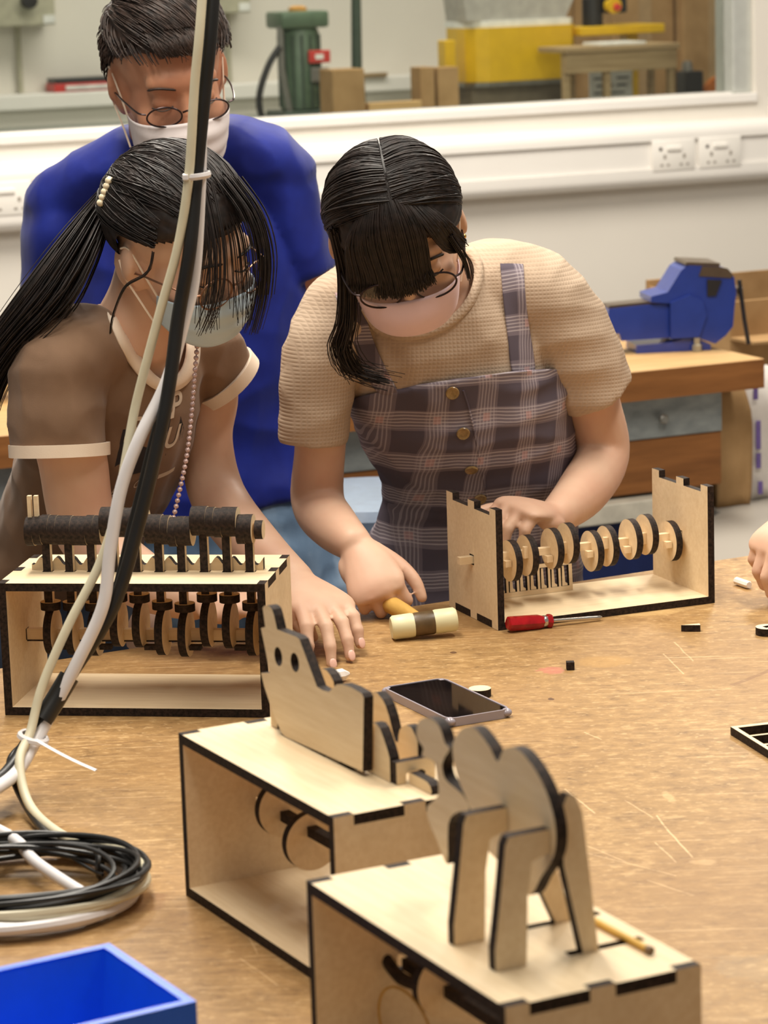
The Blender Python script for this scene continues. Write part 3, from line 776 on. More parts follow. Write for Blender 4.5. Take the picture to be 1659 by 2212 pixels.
MB().plate(smooth2(body), T, M=XZ(.0705)).build('body_plate', PE, Dx)
head = mm([(47.9, 262.6), (51.1, 271.7), (61.9, 277.6), (75.8, 279.1), (85.7, 274.9), (92, 266), (99, 263.5), (91.4, 255.6), (86.5, 247.5), (91, 239), (106, 236), (118.5, 233.5), (126, 225.5), (108, 219), (93.6, 206.4), (90.2, 175.3), (75.5, 188.9), (62.4, 201.4), (61.2, 210.4), (70, 217), (80, 226), (77.6, 238.9), (73, 248), (56, 247.4), (57.8, 254.1), (50, 258)])
MB().plate(smooth2(head, 3), T, M=XZ(.0705)).build('head_plate', PE, Dx)
for i in (.1735, .2315):
    lg = smooth2(mm([(26, 150.4), (26, 165), (31, 200), (35.5, 236), (38, 241.5), (45, 242), (70, 242), (70, 226), (56, 222), (52, 200), (50, 150.4)]), 1)
    MB().plate(lg, T, M=Matrix.Translation((i, 0, 0)) @ YZ).build('front_leg', PE, Dx)
MB().plate(mm([(96, 140), (107, 140), (98, 225), (95, 250), (90, 262), (84, 264), (80, 256), (79.8, 215)]), T, M=Matrix.Translation((.2318, 0, 0)) @ YZ).build('hind_leg', PE, Dx)
MB().plate(mm([(113, 140), (124, 140), (100, 225), (95, 250), (90, 262), (84, 264), (80, 256), (79.8, 215)]), T * .8, M=Matrix.Translation((.1716, 0, 0)) @ YZ).build('hind_leg', PE, Dx)
MB().box((.012, BD / 2 - .0045, BH / 2 - .0045), (BW - .012, BD / 2 + .0045, BH / 2 + .0045)).build('camshaft', EDGE, Dx)
for i, dz in ((.070, .004), (.19, -.006)):
    put(CAM_ME, 'cam', Dx, (i, BD / 2, BH / 2 + dz))
lv = [Vector(p) for p in ((.004, .06, .080), (.03, .06, .072), (.06, .06, .076))]
MB().tube(catmull(lv, 6), .0045, 8, squash=1.2).build('lever_arm', EDGE, Dx, smooth=True)
MB().tube([(.056 + .044 * math.cos(a * math.pi / 24), .050, .042 + .030 * math.sin(a * math.pi / 24)) for a in range(48)], .0011, 6, closed=True).build('rubber_band', plain('amber_rubber', srgb(196, 150, 60), .4), Dx, smooth=True)
# dowel lying over the slots
DM = Matrix.Translation((dx_, dy_, TZ + .0004)) @ Matrix.Rotation(dw_, 4, 'Z')
dw = thing('wooden_dowel', 'thin yellow wooden dowel lying over the slots of the elephant box', 'dowel'); dw.matrix_world = DM
dowel_m = mk_wood('dowel_wood', srgb(226, 186, 96), srgb(206, 160, 70))
MB().tube([(.137, .1292, .1531), (.263, .1312, .1531)], .0026, 10).build('dowel_rod', dowel_m, dw, smooth=True)
MB().tube([(.1325, .1291, .1531), (.137, .1292, .1531)], .0030, 10).build('dowel_tip', plain('dowel_tip_grey', srgb(110, 90, 70), .6), dw, smooth=True)
MB().tube([(.263, .1312, .1531), (.2675, .1313, .1531)], .0030, 10).build('dowel_tip', plain('dowel_tip_brown', srgb(120, 96, 70), .6), dw, smooth=True)

# ================================================================== THINGS ON THE TABLE
Z0 = TZ + .0004
# blue storage bin, bottom left
bl = plain('blue_bin_plastic', srgb(24, 100, 230), .35, var=.05)
hb_ = .085
q1, q2 = onz(236, 2038, TZ + hb_), onz(424, 2164, TZ + hb_)
ux = (q2 - q1).normalized(); uy = Vector((ux.y, -ux.x, 0))         # uy runs to the left, towards the camera
uy = (onz(0, 2090, TZ + hb_) - q1).normalized() * .5 + uy * .5; uy.normalize()
wbin, lbin = (q2 - q1).length, .20
BMx = Matrix(((ux.x, uy.x, 0, q1.x), (ux.y, uy.y, 0, q1.y), (0, 0, 1, Z0), (0, 0, 0, 1)))
bn = thing('storage_bin', 'empty blue plastic storage bin in the bottom left corner', 'bin'); bn.matrix_world = BMx
ins = .010
def quad_ring(o0, z0, o1, z1):
    a = [(o0, o0, z0), (wbin - o0, o0, z0), (wbin - o0, lbin - o0, z0), (o0, lbin - o0, z0)]
    b = [(o1, o1, z1), (wbin - o1, o1, z1), (wbin - o1, lbin - o1, z1), (o1, lbin - o1, z1)]
    return a + b, [(i, (i + 1) % 4, (i + 1) % 4 + 4, i + 4) for i in range(4)]
m = MB()
for args in ((.020, 0, .0045, hb_ - .0062), (.0074, hb_ - .002, .0225, .003)):
    m.add(*quad_ring(*args))
m.add([(.020, .020, 0), (wbin - .02, .02, 0), (wbin - .02, lbin - .02, 0), (.02, lbin - .02, 0)], [(3, 2, 1, 0)])
m.add([(.0225, .0225, .003), (wbin - .0225, .0225, .003), (wbin - .0225, lbin - .0225, .003), (.0225, lbin - .0225, .003)], [(0, 1, 2, 3)])
m.build('bin_body', bl, bn)
m = MB()
m.plate([(0, 0), (wbin, 0), (wbin, lbin), (0, lbin)], .006, [[(.0075, .0075), (wbin - .0075, .0075), (wbin - .0075, lbin - .0075), (.0075, lbin - .0075)]], edge=0, M=Matrix.Translation((0, 0, hb_ - .006)))
m.build('rim', bl, bn)
m = MB()
m.plate([(0, 0), (wbin, 0), (wbin, lbin), (0, lbin)], .013, [[(.004, .004), (wbin - .004, .004), (wbin - .004, lbin - .004), (.004, lbin - .004)]], edge=0, M=Matrix.Translation((0, 0, hb_ - .019)))
m.build('rim_skirt', bl, bn)

# phone in a clear case
ph = thing('smartphone', 'black screened smartphone in a clear case lying on the table', 'phone')
ph.matrix_world = basis((.44, -.898, 0), (0, 0, 1), (.0615, 3.030, Z0))
clear = plain('clear_phone_case', srgb(158, 150, 158), .2, var=.03)
m = MB(); m.plate(rrect(.160, .078, .012, 5), .0095, [rrect(.1555, .0735, .010, 5)], edge=0); m.build('phone_case', clear, ph, smooth=True)
MB().plate(rrect(.1553, .0733, .010, 5), .0078, edge=0, M=Matrix.Translation((0, 0, .0006))).build('phone_body', plain('phone_metal', srgb(60, 58, 62), .3, metal=.5), ph, smooth=True)
MB().plate(rrect(.1535, .0715, .009, 5), .0004, edge=0, M=Matrix.Translation((0, 0, .0085))).build('phone_screen', plain('phone_glass', srgb(8, 8, 9), .05, var=0, spec=.5), ph)
for sx in (-1, 1):
    for sy in (-1, 1):
        MB().ell((sx * .0755, sy * .0345, .0050), (.0065, .0065, .0048)).build('case_bumper', clear, ph, smooth=True)

# small plywood offcuts
def small_disc(px, py, r, label, sq=0.0):
    p = onz(px, py)
    holes = [[(-sq, -sq), (sq, -sq), (sq, sq), (-sq, sq)]] if sq else []
    o = MB().plate(circ(0, 0, r, 36), T, holes).build('plywood_disc', PE, loc=(p.x, p.y, Z0), rot=(0, 0, .5))
    return tag(o, label, 'disc', 'loose plywood discs')
small_disc(1037, 1504, .0125, 'small plywood disc lying beside the phone')
small_disc(1657, 1370, .0138, 'plywood disc with a square hole at the right edge', .0042)
p = onz(1232, 1446)
tag(MB().box((-.0045, -.0045, 0), (.0045, .0045, .009)).build('square_offcut', EDGE, loc=(p.x, p.y, Z0), rot=(0, 0, .02)), 'tiny charred square offcut beside the pink stain', 'offcut')
p = onz(1500, 1364)
tag(MB().plate([(-.016, 0), (.007, -.003), (.007, .006)], .008).build('wedge_offcut', PE, loc=(p.x, p.y, Z0)), 'small dark wedge shaped plywood offcut on the table', 'offcut')
white_c = plain('white_chalk', srgb(238, 232, 226), .6, var=.03)
p = onz(1604, 1268)
m = MB().tube([(-.016, 0, 0), (-.014, 0, 0), (.013, 0, 0), (.016, 0, 0)], [.004, .0052, .0052, .0042], 8)
tag(m.build('chalk_piece', white_c, M=basis((.42, -.9, 0), (0, 0, 1), (p.x, p.y, Z0 + .0052))), 'short white chalk stick on the table by the right edge', 'chalk')
p = onz(742, 1474)
m = MB().tube([(-.030, 0, 0), (.008, 0, 0), (.017, 0, 0)], [.0075, .0075, .002], 8)
tag(m.build('glue_nozzle', white_c, M=basis((.86, .5, .0), (0, 0, 1), (p.x - .008, p.y, Z0 + .0076))), 'white pointed plastic nozzle behind the dog cut-out', 'nozzle')
# cut-out sheet at the right edge
gs = thing('parts_sheet', 'black edged plywood sheet with a grid of empty windows, right edge', 'sheet')
ga, gb = onz(1578, 1588), onz(1659, 1660)
gd = Vector((.17, -.985, 0)).normalized()
gs.matrix_world = basis((.96, .28, 0), (0, 0, 1), (ga.x, ga.y, Z0)) @ Matrix.Translation((0, -.15, 0))
gw_ = []
for r_ in range(4):
    for c_ in range(3):
        gw_.append(slot(.005 + c_ * .041, .005 + c_ * .041 + .037, .005 + r_ * .0355, .005 + r_ * .0355 + .0315))
MB().plate([(0, 0), (.13, 0), (.13, .15), (0, .15)], .009, gw_).build('sheet_grid', PE, gs)

# screwdriver in front of the open box
sd = thing('screwdriver', 'flat screwdriver with a transparent red handle before the open box', 'screwdriver')
fd = Vector((math.cos(bw_), math.sin(bw_), 0))
s0 = Vector((bx_, by_, 0)) + fd * .006 + Vector((math.sin(bw_), -math.cos(bw_), 0)) * .0145
sd.matrix_world = basis((fd.x, fd.y, -.055), (0, 0, 1), (s0.x, s0.y, Z0 + .0108)) @ Matrix.Scale(.86, 4)
RX = Matrix.Rotation(math.pi / 2, 4, 'Y')
def mk_red():
    t = NT('red_translucent_handle')
    f = t.noise(t.co((1, 1, 1)), 60, 2)
    t.set(t.ramp(f, [(.3, srgb(150, 14, 22)), (.7, srgb(196, 26, 34))]), .15)
    t.b.inputs['Transmission Weight'].default_value = .25
    return t.m
rh = mk_red()
prof = [(.008, 0), (.0105, .002), (.0108, .006), (.0108, .048), (.0088, .055), (.0080, .060), (.0105, .064), (.0105, .068), (.0055, .071)]
m = MB(); m.lathe(prof, 24, M=RX)
m.v = [(x, y * (1 - .10 * abs(math.sin(3 * math.atan2(z, y)))), z * (1 - .10 * abs(math.sin(3 * math.atan2(z, y))))) for x, y, z in m.v]
m.build('handle', rh, sd, smooth=True)
chrome = plain('chrome_steel', srgb(212, 208, 200), .18, metal=.95, var=.03)
MB().lathe([(.0072, .0535), (.0086, .0555), (.0086, .0600), (.0072, .062)], 20, M=RX).build('ferrule', chrome, sd, smooth=True)
MB().tube([(.071, 0, 0), (.140, 0, 0), (.146, 0, 0), (.149, 0, 0)], [.0028, .0028, .0030, .0018], 12).build('shaft', chrome, sd, smooth=True)

# mallet in the hand of the girl in the pinafore
ml = thing('mallet', 'small mallet with pale nylon faces and wooden handle held over the table', 'mallet')
MH = Vector((.044, 3.350, TZ + .0180))
HAND2 = basis((.36, -.70, -.60), (-.22, -.60, .76), at(766, 1176, 3.505))     # wrist frame of the hand that holds it
HD = (HAND2 @ Vector((.083, .004, -.026)) - MH).normalized()
HX = Vector((.975, .16, .07)).normalized()
MFR = Matrix.Translation(MH) @ basis(HX, HD)
ml.matrix_world = MFR           # local x along the head, the handle runs up into the hand
hd_ = MFR.inverted().to_3x3() @ HD
ny = plain('pale_nylon', srgb(226, 220, 178), .4, var=.04)
hbm = plain('dark_mallet_band', srgb(92, 72, 44), .4, var=.3, scale=60)
for a, b in ((-.0405, -.0125), (.0125, .0405)):
    MB().lathe([(.0125, a), (.0148, a + .003), (.0150, b - .003), (.0142, b)] if a < 0 else [(.0142, a), (.0150, a + .003), (.0148, b - .003), (.0125, b)], 26, M=RX).build('nylon_face', ny, ml, smooth=True)
MB().lathe([(.0142, -.0124), (.0147, -.010), (.0147, .010), (.0142, .0124)], 26, M=RX).build('head_band', hbm, ml, smooth=True)
hw = mk_wood('mallet_handle_wood', srgb(214, 172, 92), srgb(190, 146, 70), 1.0, (30, 30, 4))
MB().tube([hd_ * k for k in (.0135, .03, .07, .11, .15, .16)], [.0085, .0092, .0108, .0115, .0115, .008], 16).build('handle', hw, ml, smooth=True)

# ================================================================== CABLES
wht = plain('white_cable_pvc', srgb(226, 222, 222), .4, var=.03)
crm = plain('cream_cable_pvc', srgb(214, 206, 178), .45, var=.06)
bkc = plain('black_cable_pvc', srgb(26, 25, 24), .4, var=.2)
bundle = thing('cable_bundle', 'bundle of black, white and cream cables hanging from the ceiling', 'cables')
heap = thing('cable_coil', 'coil of black, white and cream cables lying on the table', 'cables')
def cable(name, pts, r, mat, label, parent=None, per=8, n=10):
    P = [at(x, y, Y) for x, y, Y in pts]
    return MB().tube(catmull(P, per), r, n).build(name, mat, parent or bundle, smooth=True, label=label)
top = at(450, 0, 2.84)
up = lambda x, Y: [(x + 30, -420, Y + .06), (x + 8, -160, Y + .02)]
cable('black_cable', up(462, 2.83) + [(456, 60, 2.83), (443, 190, 2.83), (424, 380, 2.83), (410, 540, 2.82), (385, 690, 2.82), (366, 830, 2.81), (343, 950, 2.80), (300, 1130, 2.79), (245, 1310, 2.78), (155, 1455, 2.77), (100, 1545, 2.75), (55, 1610, 2.74), (10, 1675, 2.70), (-60, 1725, 2.62)], .0070, bkc, 'thick black cable hanging from the ceiling at the front of the bundle')
cable('black_cable', up(458, 2.845) + [(450, 60, 2.845), (437, 190, 2.845), (420, 380, 2.845), (404, 540, 2.835), (378, 690, 2.83), (360, 830, 2.825), (328, 960, 2.815), (285, 1130, 2.80), (240, 1300, 2.79), (150, 1450, 2.78), (97, 1540, 2.76), (60, 1600, 2.75), (22, 1650, 2.72), (60, 1745, 2.66), (128, 1825, 2.55), (200, 1835, 2.51)], .0042, bkc, 'thinner black cable running down the bundle into the coil')
cable('white_cable', up(448, 2.85) + [(440, 60, 2.85), (434, 190, 2.85), (432, 380, 2.85), (420, 590, 2.84), (398, 690, 2.83), (360, 825, 2.82), (302, 945, 2.80), (262, 1055, 2.79), (238, 1190, 2.78), (222, 1310, 2.77), (165, 1435, 2.76), (108, 1545, 2.75), (72, 1610, 2.73), (30, 1675, 2.69), (-50, 1728, 2.61)], .0066, wht, 'bright white cable of the hanging bundle')
cable('cream_cable', up(440, 2.82) + [(432, 60, 2.82), (420, 190, 2.82), (408, 380, 2.82), (385, 530, 2.82), (348, 665, 2.82), (312, 800, 2.82), (290, 890, 2.82), (272, 990, 2.81), (250, 1110, 2.80), (212, 1225, 2.79), (148, 1350, 2.77), (92, 1480, 2.75), (66, 1580, 2.73), (42, 1645, 2.70), (62, 1735, 2.66), (120, 1795, 2.585), (190, 1824, 2.52), (262, 1830, 2.52)], .0048, crm, 'speckled cream cable bending from the bundle into the coil')
cable('heat_shrink_sleeve', [(150, 1461, 2.765), (122, 1508, 2.757), (92, 1556, 2.746)], .0105, bkc, 'black shrink sleeve round the cable joint above the cable tie')
# cable ties
c0 = at(425, 379, 2.835)
m = MB(); m.tube([c0 + Vector((.0125 * math.cos(a * math.pi / 12), .020 * math.sin(a * math.pi / 12), .001 * math.cos(a * math.pi / 12))) for a in range(24)], .0022, 6, closed=True, squash=1.6)
ct = m.build('cable_tie', wht, bundle, smooth=True)
MB().box((c0.x - .013, c0.y - .022, c0.z - .003), (c0.x - .007, c0.y - .0165, c0.z + .003), bevel=.001).build('tie_head', wht, ct)
c1 = at(72, 1592, 2.735)
m = MB(); m.tube([c1 + Vector((.0135 * math.cos(a * math.pi / 12), .016 * math.sin(a * math.pi / 12), -.004 * math.cos(a * math.pi / 12))) for a in range(24)], .0022, 6, closed=True, squash=1.6)
ct = m.build('cable_tie', wht, bundle, smooth=True)
tl = [at(78, 1598, 2.71), at(120, 1622, 2.70), at(165, 1645, 2.69), at(208, 1664, 2.68)]
MB().tube(catmull(tl, 5), .0028, 6, squash=.35).build('tie_tail', wht, ct, smooth=True)
# coil on the table
cc = Vector((-.335, 2.415, TZ))
def coil(name, loops, rx, ry, rad, mat, label, zb, seed, dr=.012):
    rg = random.Random(seed)
    pts = []
    off = [(rg.uniform(-1, 1) * dr, rg.uniform(-1, 1) * dr, rg.uniform(-1, 1) * dr * .7) for _ in range(loops + 1)]
    for k in range(loops * 16 + 1):
        L_, a = k // 16, 2 * math.pi * (k % 16) / 16
        f = (k % 16) / 16
        o0, o1 = off[L_], off[min(L_ + 1, loops)]
        ox = o0[0] * (1 - f) + o1[0] * f; oy = o0[1] * (1 - f) + o1[1] * f; orr = o0[2] * (1 - f) + o1[2] * f
        z = TZ + zb + rad + (L_ + f) * rad * .75 + .004 * math.sin(2 * a + L_ * 2.1)
        pts.append((cc.x + ox + (rx + orr) * math.cos(a + seed), cc.y + oy + (ry + orr) * math.sin(a + seed), max(z, TZ + rad + .0006)))
    return MB().tube(catmull(pts, 3), rad, 8).build(name, mat, heap, smooth=True, label=label)
coil('coiled_white_cable', 2, .108, .112, .0052, wht, 'thick white cable coiled at the bottom of the heap', .0006, 1.0, .010)
coil('coiled_cream_cable', 3, .112, .098, .0036, crm, 'cream cable coiled in the middle of the heap', .010, 2.0, .010)
coil('coiled_black_cable', 7, .110, .084, .0027, bkc, 'black cable wound in many turns on top of the heap', .014, 3.0, .018)
coil('coiled_black_cable', 6, .106, .078, .0024, bkc, 'thin black cord twisted among the black turns', .020, 4.4, .022)
cable('white_cable_loop', [(-60, 1770, 2.54), (0, 1795, 2.53), (40, 1820, 2.50), (75, 1860, 2.46), (140, 1905, 2.41), (205, 1945, 2.37)], .0056, wht, 'white cable arching over the left side of the coil', heap)
vt = at(215, 1850, 2.465)
MB().tube([vt + Vector((.0, .018 * math.cos(a * math.pi / 10), .012 * math.sin(a * math.pi / 10) - .006)) for a in range(20)], .0028, 6, closed=True).build('velcro_strap', bkc, heap, smooth=True)
cable('twist_tie', [(112, 1818, 2.51), (130, 1836, 2.49), (150, 1850, 2.475), (200, 1880, 2.45), (222, 1890, 2.435)], .0016, bkc, 'thin black wire twisted round the cables', heap)

# ================================================================== BEHIND THE PEOPLE
st = thing('stool', 'blue grey upholstered stool between the man and the girl in the pinafore', 'stool')
sp = at(795, 1062, 4.75)
st.location = (sp.x, sp.y, 0)
sv = plain('blue_grey_vinyl', srgb(112, 128, 150), .35)
MB().lathe([(.14, sp.z - .05), (.165, sp.z - .04), (.17, sp.z - .02), (.16, sp.z - .004), (.13, sp.z), (.0, sp.z + .001)], 36).build('seat', sv, st, smooth=True)
for k in range(4):
    a = math.pi / 4 + k * math.pi / 2
    MB().tube([(.11 * math.cos(a), .11 * math.sin(a), sp.z - .051), (.19 * math.cos(a), .19 * math.sin(a), .0)], .012, 10).build('leg', stl, st, smooth=True)
MB().tube([(.16 * math.cos(k * math.pi / 12), .16 * math.sin(k * math.pi / 12), .28) for k in range(24)], .009, 8, closed=True).build('foot_ring', stl, st, smooth=True)
pb = at(10, 735, 5.35)
m = MB(); m.ell((0, 0, .045), (.10, .07, .055), nu=28, nv=20)
m.v = [tuple(Vector(q) + Vector(q).normalized() * .02 * noise.noise(Vector(q) * 22)) for q in m.v]
o = m.build('plastic_bag', plain('thin_white_plastic', srgb(226, 222, 212), .4, var=.08, scale=50), loc=(pb.x - .06, pb.y + .1, .868), smooth='all')
tag(o, 'crumpled white plastic bag on the rear bench at the left edge', 'bag')

# ================================================================== PEOPLE
def loft(mb, pts, ru, rw, side, n=22, per=5, cap0=True, cap1=True):
    """closed elliptical loft along pts; ru along `side`, rw across it"""
    P = catmull(pts, per)
    def interp(r):
        if isinstance(r, (int, float)): r = [r] * len(pts)
        q = catmull([Vector((x, 0, 0)) for x in r], per)
        return [v_.x for v_ in q]
    U, W = interp(ru), interp(rw)
    side = [Vector(s) for s in side] if isinstance(side[0], (tuple, list, Vector)) else [Vector(side)]
    S = catmull(side, per) if len(side) == len(pts) else [side[0]] * len(P)
    N = len(P)
    rings = []
    tan = [(P[min(i + 1, N - 1)] - P[max(i - 1, 0)]).normalized() for i in range(N)]
    def ring(c, t, s, a, b):
        u = (s - t * s.dot(t)).normalized(); w = t.cross(u)
        rings.append([c + u * (a * math.cos(2 * math.pi * k / n)) + w * (b * math.sin(2 * math.pi * k / n)) for k in range(n)])
    if cap0:
        for f, g in ((1.0, .12), (.85, .5), (.5, .86)):
            ring(P[0] - tan[0] * min(U[0], W[0]) * f * .8, tan[0], S[0], U[0] * g, W[0] * g)
    for i in range(N): ring(P[i], tan[i], S[i], U[i], W[i])
    if cap1:
        for f, g in ((.5, .86), (.85, .5), (1.0, .12)):
            ring(P[-1] + tan[-1] * min(U[-1], W[-1]) * f * .8, tan[-1], S[-1], U[-1] * g, W[-1] * g)
    verts = [p for r in rings for p in r]
    faces = []
    for i in range(len(rings) - 1):
        for k in range(n):
            faces.append((i * n + k, i * n + (k + 1) % n, (i + 1) * n + (k + 1) % n, (i + 1) * n + k))
    faces.append(tuple(reversed(range(n)))); faces.append(tuple((len(rings) - 1) * n + k for k in range(n)))
    return mb.add(verts, faces)
def organic(name, mb, voxel, smooth, mats, parent, warp=None, label=None, keep=()):
    """fuse closed shapes into one continuous smooth surface"""
    me = mb.mesh(name)
    o = bpy.data.objects.new(name, me); COL.objects.link(o)
    r = o.modifiers.new('r', 'REMESH'); r.mode = 'VOXEL'; r.voxel_size = voxel; r.use_smooth_shade = True
    dg = bpy.context.evaluated_depsgraph_get(); dg.update()
    new = bpy.data.meshes.new_from_object(o.evaluated_get(dg))
    o.modifiers.clear(); o.data = new; bpy.data.meshes.remove(me); new.name = name
    n = len(new.vertices)
    co = np.empty(n * 3, np.float32); new.vertices.foreach_get('co', co); co = co.reshape(-1, 3).astype(np.float64)
    ed_ = np.empty(len(new.edges) * 2, np.int32); new.edges.foreach_get('vertices', ed_); ed_ = ed_.reshape(-1, 2)
    deg = np.bincount(ed_.ravel(), minlength=n)[:, None].astype(float); deg[deg == 0] = 1
    lock = np.zeros(n)
    for c_, r_ in keep: lock = np.maximum(lock, np.clip((r_ - np.linalg.norm(co - np.array(c_), axis=1)) / (r_ * .25), 0, 1))
    for it in range(smooth):
        acc = np.zeros_like(co)
        for k in range(3):
            acc[:, k] = np.bincount(ed_[:, 0], co[ed_[:, 1], k], n) + np.bincount(ed_[:, 1], co[ed_[:, 0], k], n)
        w_ = .5 * (1 - lock[:, None] * (1 if it >= 2 else 0))
        co += w_ * (acc / deg - co)
    new.vertices.foreach_set('co', co.astype(np.float32).ravel()); new.update()
    if warp:
        co = np.empty(n * 3, np.float32); new.vertices.foreach_get('co', co); co = co.reshape(-1, 3)
        no = np.empty(n * 3, np.float32); new.vertices.foreach_get('normal', no); no = no.reshape(-1, 3)
        co += no * warp(co)[:, None]
        new.vertices.foreach_set('co', co.ravel()); new.update()
    for m_ in (mats if isinstance(mats, list) else [mats]): new.materials.append(m_)
    new.polygons.foreach_set('use_smooth', [True] * len(new.polygons))
    o.parent = parent
    if label: o['label'] = label
    return o
def wrinkles(amp, dirs, seed=0.0):
    """soft folds: stretched noise; dirs are ((sx,sy,sz), weight)"""
    def f(co):
        out = np.zeros(len(co), np.float32)
        for k, (sc, w_) in enumerate(dirs):
            S = co * np.array(sc, np.float32) + seed + 7.3 * k
            vals = np.fromiter((noise.noise((a, b, c)) for a, b, c in S), np.float32, len(S))
            out += w_ * (.55 - 2.2 * np.abs(vals))
        return amp * out
    return f
def strands(name, C, r0, r1, mat, parent, label=None):
    """hair locks: C is (strands, points, 3); three sided tapered ribbons joined as one head of hair"""
    C = np.asarray(C, np.float64)
    S, N, _ = C.shape
    t = np.gradient(C, axis=1); t /= np.linalg.norm(t, axis=2, keepdims=True) + 1e-12
    ref = RNG.normal(size=(S, 1, 3)); u = np.cross(t, ref); u /= np.linalg.norm(u, axis=2, keepdims=True) + 1e-12
    w_ = np.cross(t, u)
    rad = np.linspace(r0, r1, N)[None, :, None] * RNG.uniform(.7, 1.3, (S, 1, 1))
    V = np.stack([C + rad * (u * math.cos(a) + w_ * math.sin(a)) for a in (0, 2.094, 4.189)], 2)     # S,N,3,3
    idx = np.arange(S * N * 3).reshape(S, N, 3)
    F = []
    for k in range(3):
        k2 = (k + 1) % 3
        F.append(np.stack([idx[:, :-1, k], idx[:, :-1, k2], idx[:, 1:, k2], idx[:, 1:, k]], -1).reshape(-1, 4))
    F = np.concatenate(F)
    me = bpy.data.meshes.new(name)
    me.vertices.add(S * N * 3); me.vertices.foreach_set('co', V.reshape(-1).astype(np.float32))
    me.loops.add(F.size); me.loops.foreach_set('vertex_index', F.reshape(-1).astype(np.int32))
    me.polygons.add(len(F)); me.polygons.foreach_set('loop_start', np.arange(0, F.size, 4, dtype=np.int32))
    me.update(calc_edges=True); me.validate()
    me.polygons.foreach_set('use_smooth', np.ones(len(F), bool))
    me.materials.append(mat)
    o = bpy.data.objects.new(name, me); COL.objects.link(o); o.parent = parent; o['kind'] = 'stuff'
    if label: o['label'] = label
    return o
def bez(ctrl, n):
    """smooth curve through control points, n samples, as array"""
    P = catmull(ctrl, 6)
    A = np.array([tuple(p) for p in P]); d = np.r_[0, np.cumsum(np.linalg.norm(np.diff(A, axis=0), axis=1))]
    s = np.linspace(0, d[-1], n)
    return np.stack([np.interp(s, d, A[:, k]) for k in range(3)], 1)

# ---- materials for people
def mk_skin(name, base, red):
    t = NT(name)
    a = t.noise(t.co(), 14, 3); b = t.noise(t.co(), 160, 2)
    c = t.mix(t.ramp(a, [(.35, (0, 0, 0)), (.7, (1, 1, 1))]), base, red)
    t.bump(b, .08, .0006)
    return t.set(c, .5, spec=.35, sub=.12)
skin_f = mk_skin('skin_light', srgb(216, 179, 153), srgb(208, 164, 139))
skin_m = mk_skin('skin_tan', srgb(196, 142, 110), srgb(184, 124, 96))
def mk_hair(name, a, b):
    t = NT(name)
    f = t.noise(t.co((1, 1, 1)), 90, 2)
    t.bump(f, .2, .0006)
    m_ = t.set(t.ramp(f, [(.3, a), (.75, b)]), .48, spec=.35)
    return m_
hair_b = mk_hair('black_hair', srgb(20, 16, 15), srgb(46, 36, 32))
hair_m = mk_hair('dark_brown_hair', srgb(34, 26, 22), srgb(66, 50, 42))
scalp_m = plain('scalp_skin', srgb(196, 160, 134), .6)
def mk_cloth(name, a, b, bump=.15, sc=700, rough=.85):
    t = NT(name)
    f = t.noise(t.co(), 18, 3); g = t.noise(t.co(), sc, 1)
    t.bump(g, bump, .0006)
    return t.set(t.ramp(f, [(.3, a), (.7, b)]), rough, spec=.2, sheen=.15)
blue_t = mk_cloth('royal_blue_jersey', srgb(12, 26, 108), srgb(18, 36, 128), .08, 900, .6)
brown_t = mk_cloth('brown_cotton', srgb(120, 94, 74), srgb(132, 104, 82))
cream_t = mk_cloth('cream_rib', srgb(232, 212, 190), srgb(240, 222, 202))
denim_d = mk_cloth('dark_denim', srgb(52, 64, 86), srgb(78, 92, 116), .3, 400)
def mk_denim():
    t = NT('faded_denim')
    f = t.noise(t.co((3, 3, 2)), 3, 4); g = t.noise(t.co(), 500, 1)
    t.bump(g, .25, .0006)
    return t.set(t.ramp(f, [(.3, srgb(64, 84, 110)), (.55, srgb(104, 128, 154)), (.75, srgb(160, 182, 204))]), .85, spec=.2)
denim_l = mk_denim()
def mk_waffle():
    t = NT('beige_waffle_knit')
    c = t.co()
    sx = t.n('ShaderNodeSeparateXYZ'); t.l(c, sx.inputs[0])
    def ln(sock, f): return t.math('ABSOLUTE', t.math('SINE', t.math('MULTIPLY', sock, f)))
    h = t.math('MULTIPLY', ln(sx.outputs[2], 620), ln(t.math('ADD', sx.outputs[0], t.math('MULTIPLY', sx.outputs[1], .6)), 560))
    n_ = t.noise(t.co(), 12, 3)
    t.bump(h, .40, .0012)
    c1 = t.ramp(n_, [(.3, srgb(182, 160, 138)), (.7, srgb(198, 177, 155))])
    return t.set(t.mix(t.math('MULTIPLY', h, .18), c1, srgb(152, 130, 108)), .9, spec=.15)
waffle = mk_waffle()
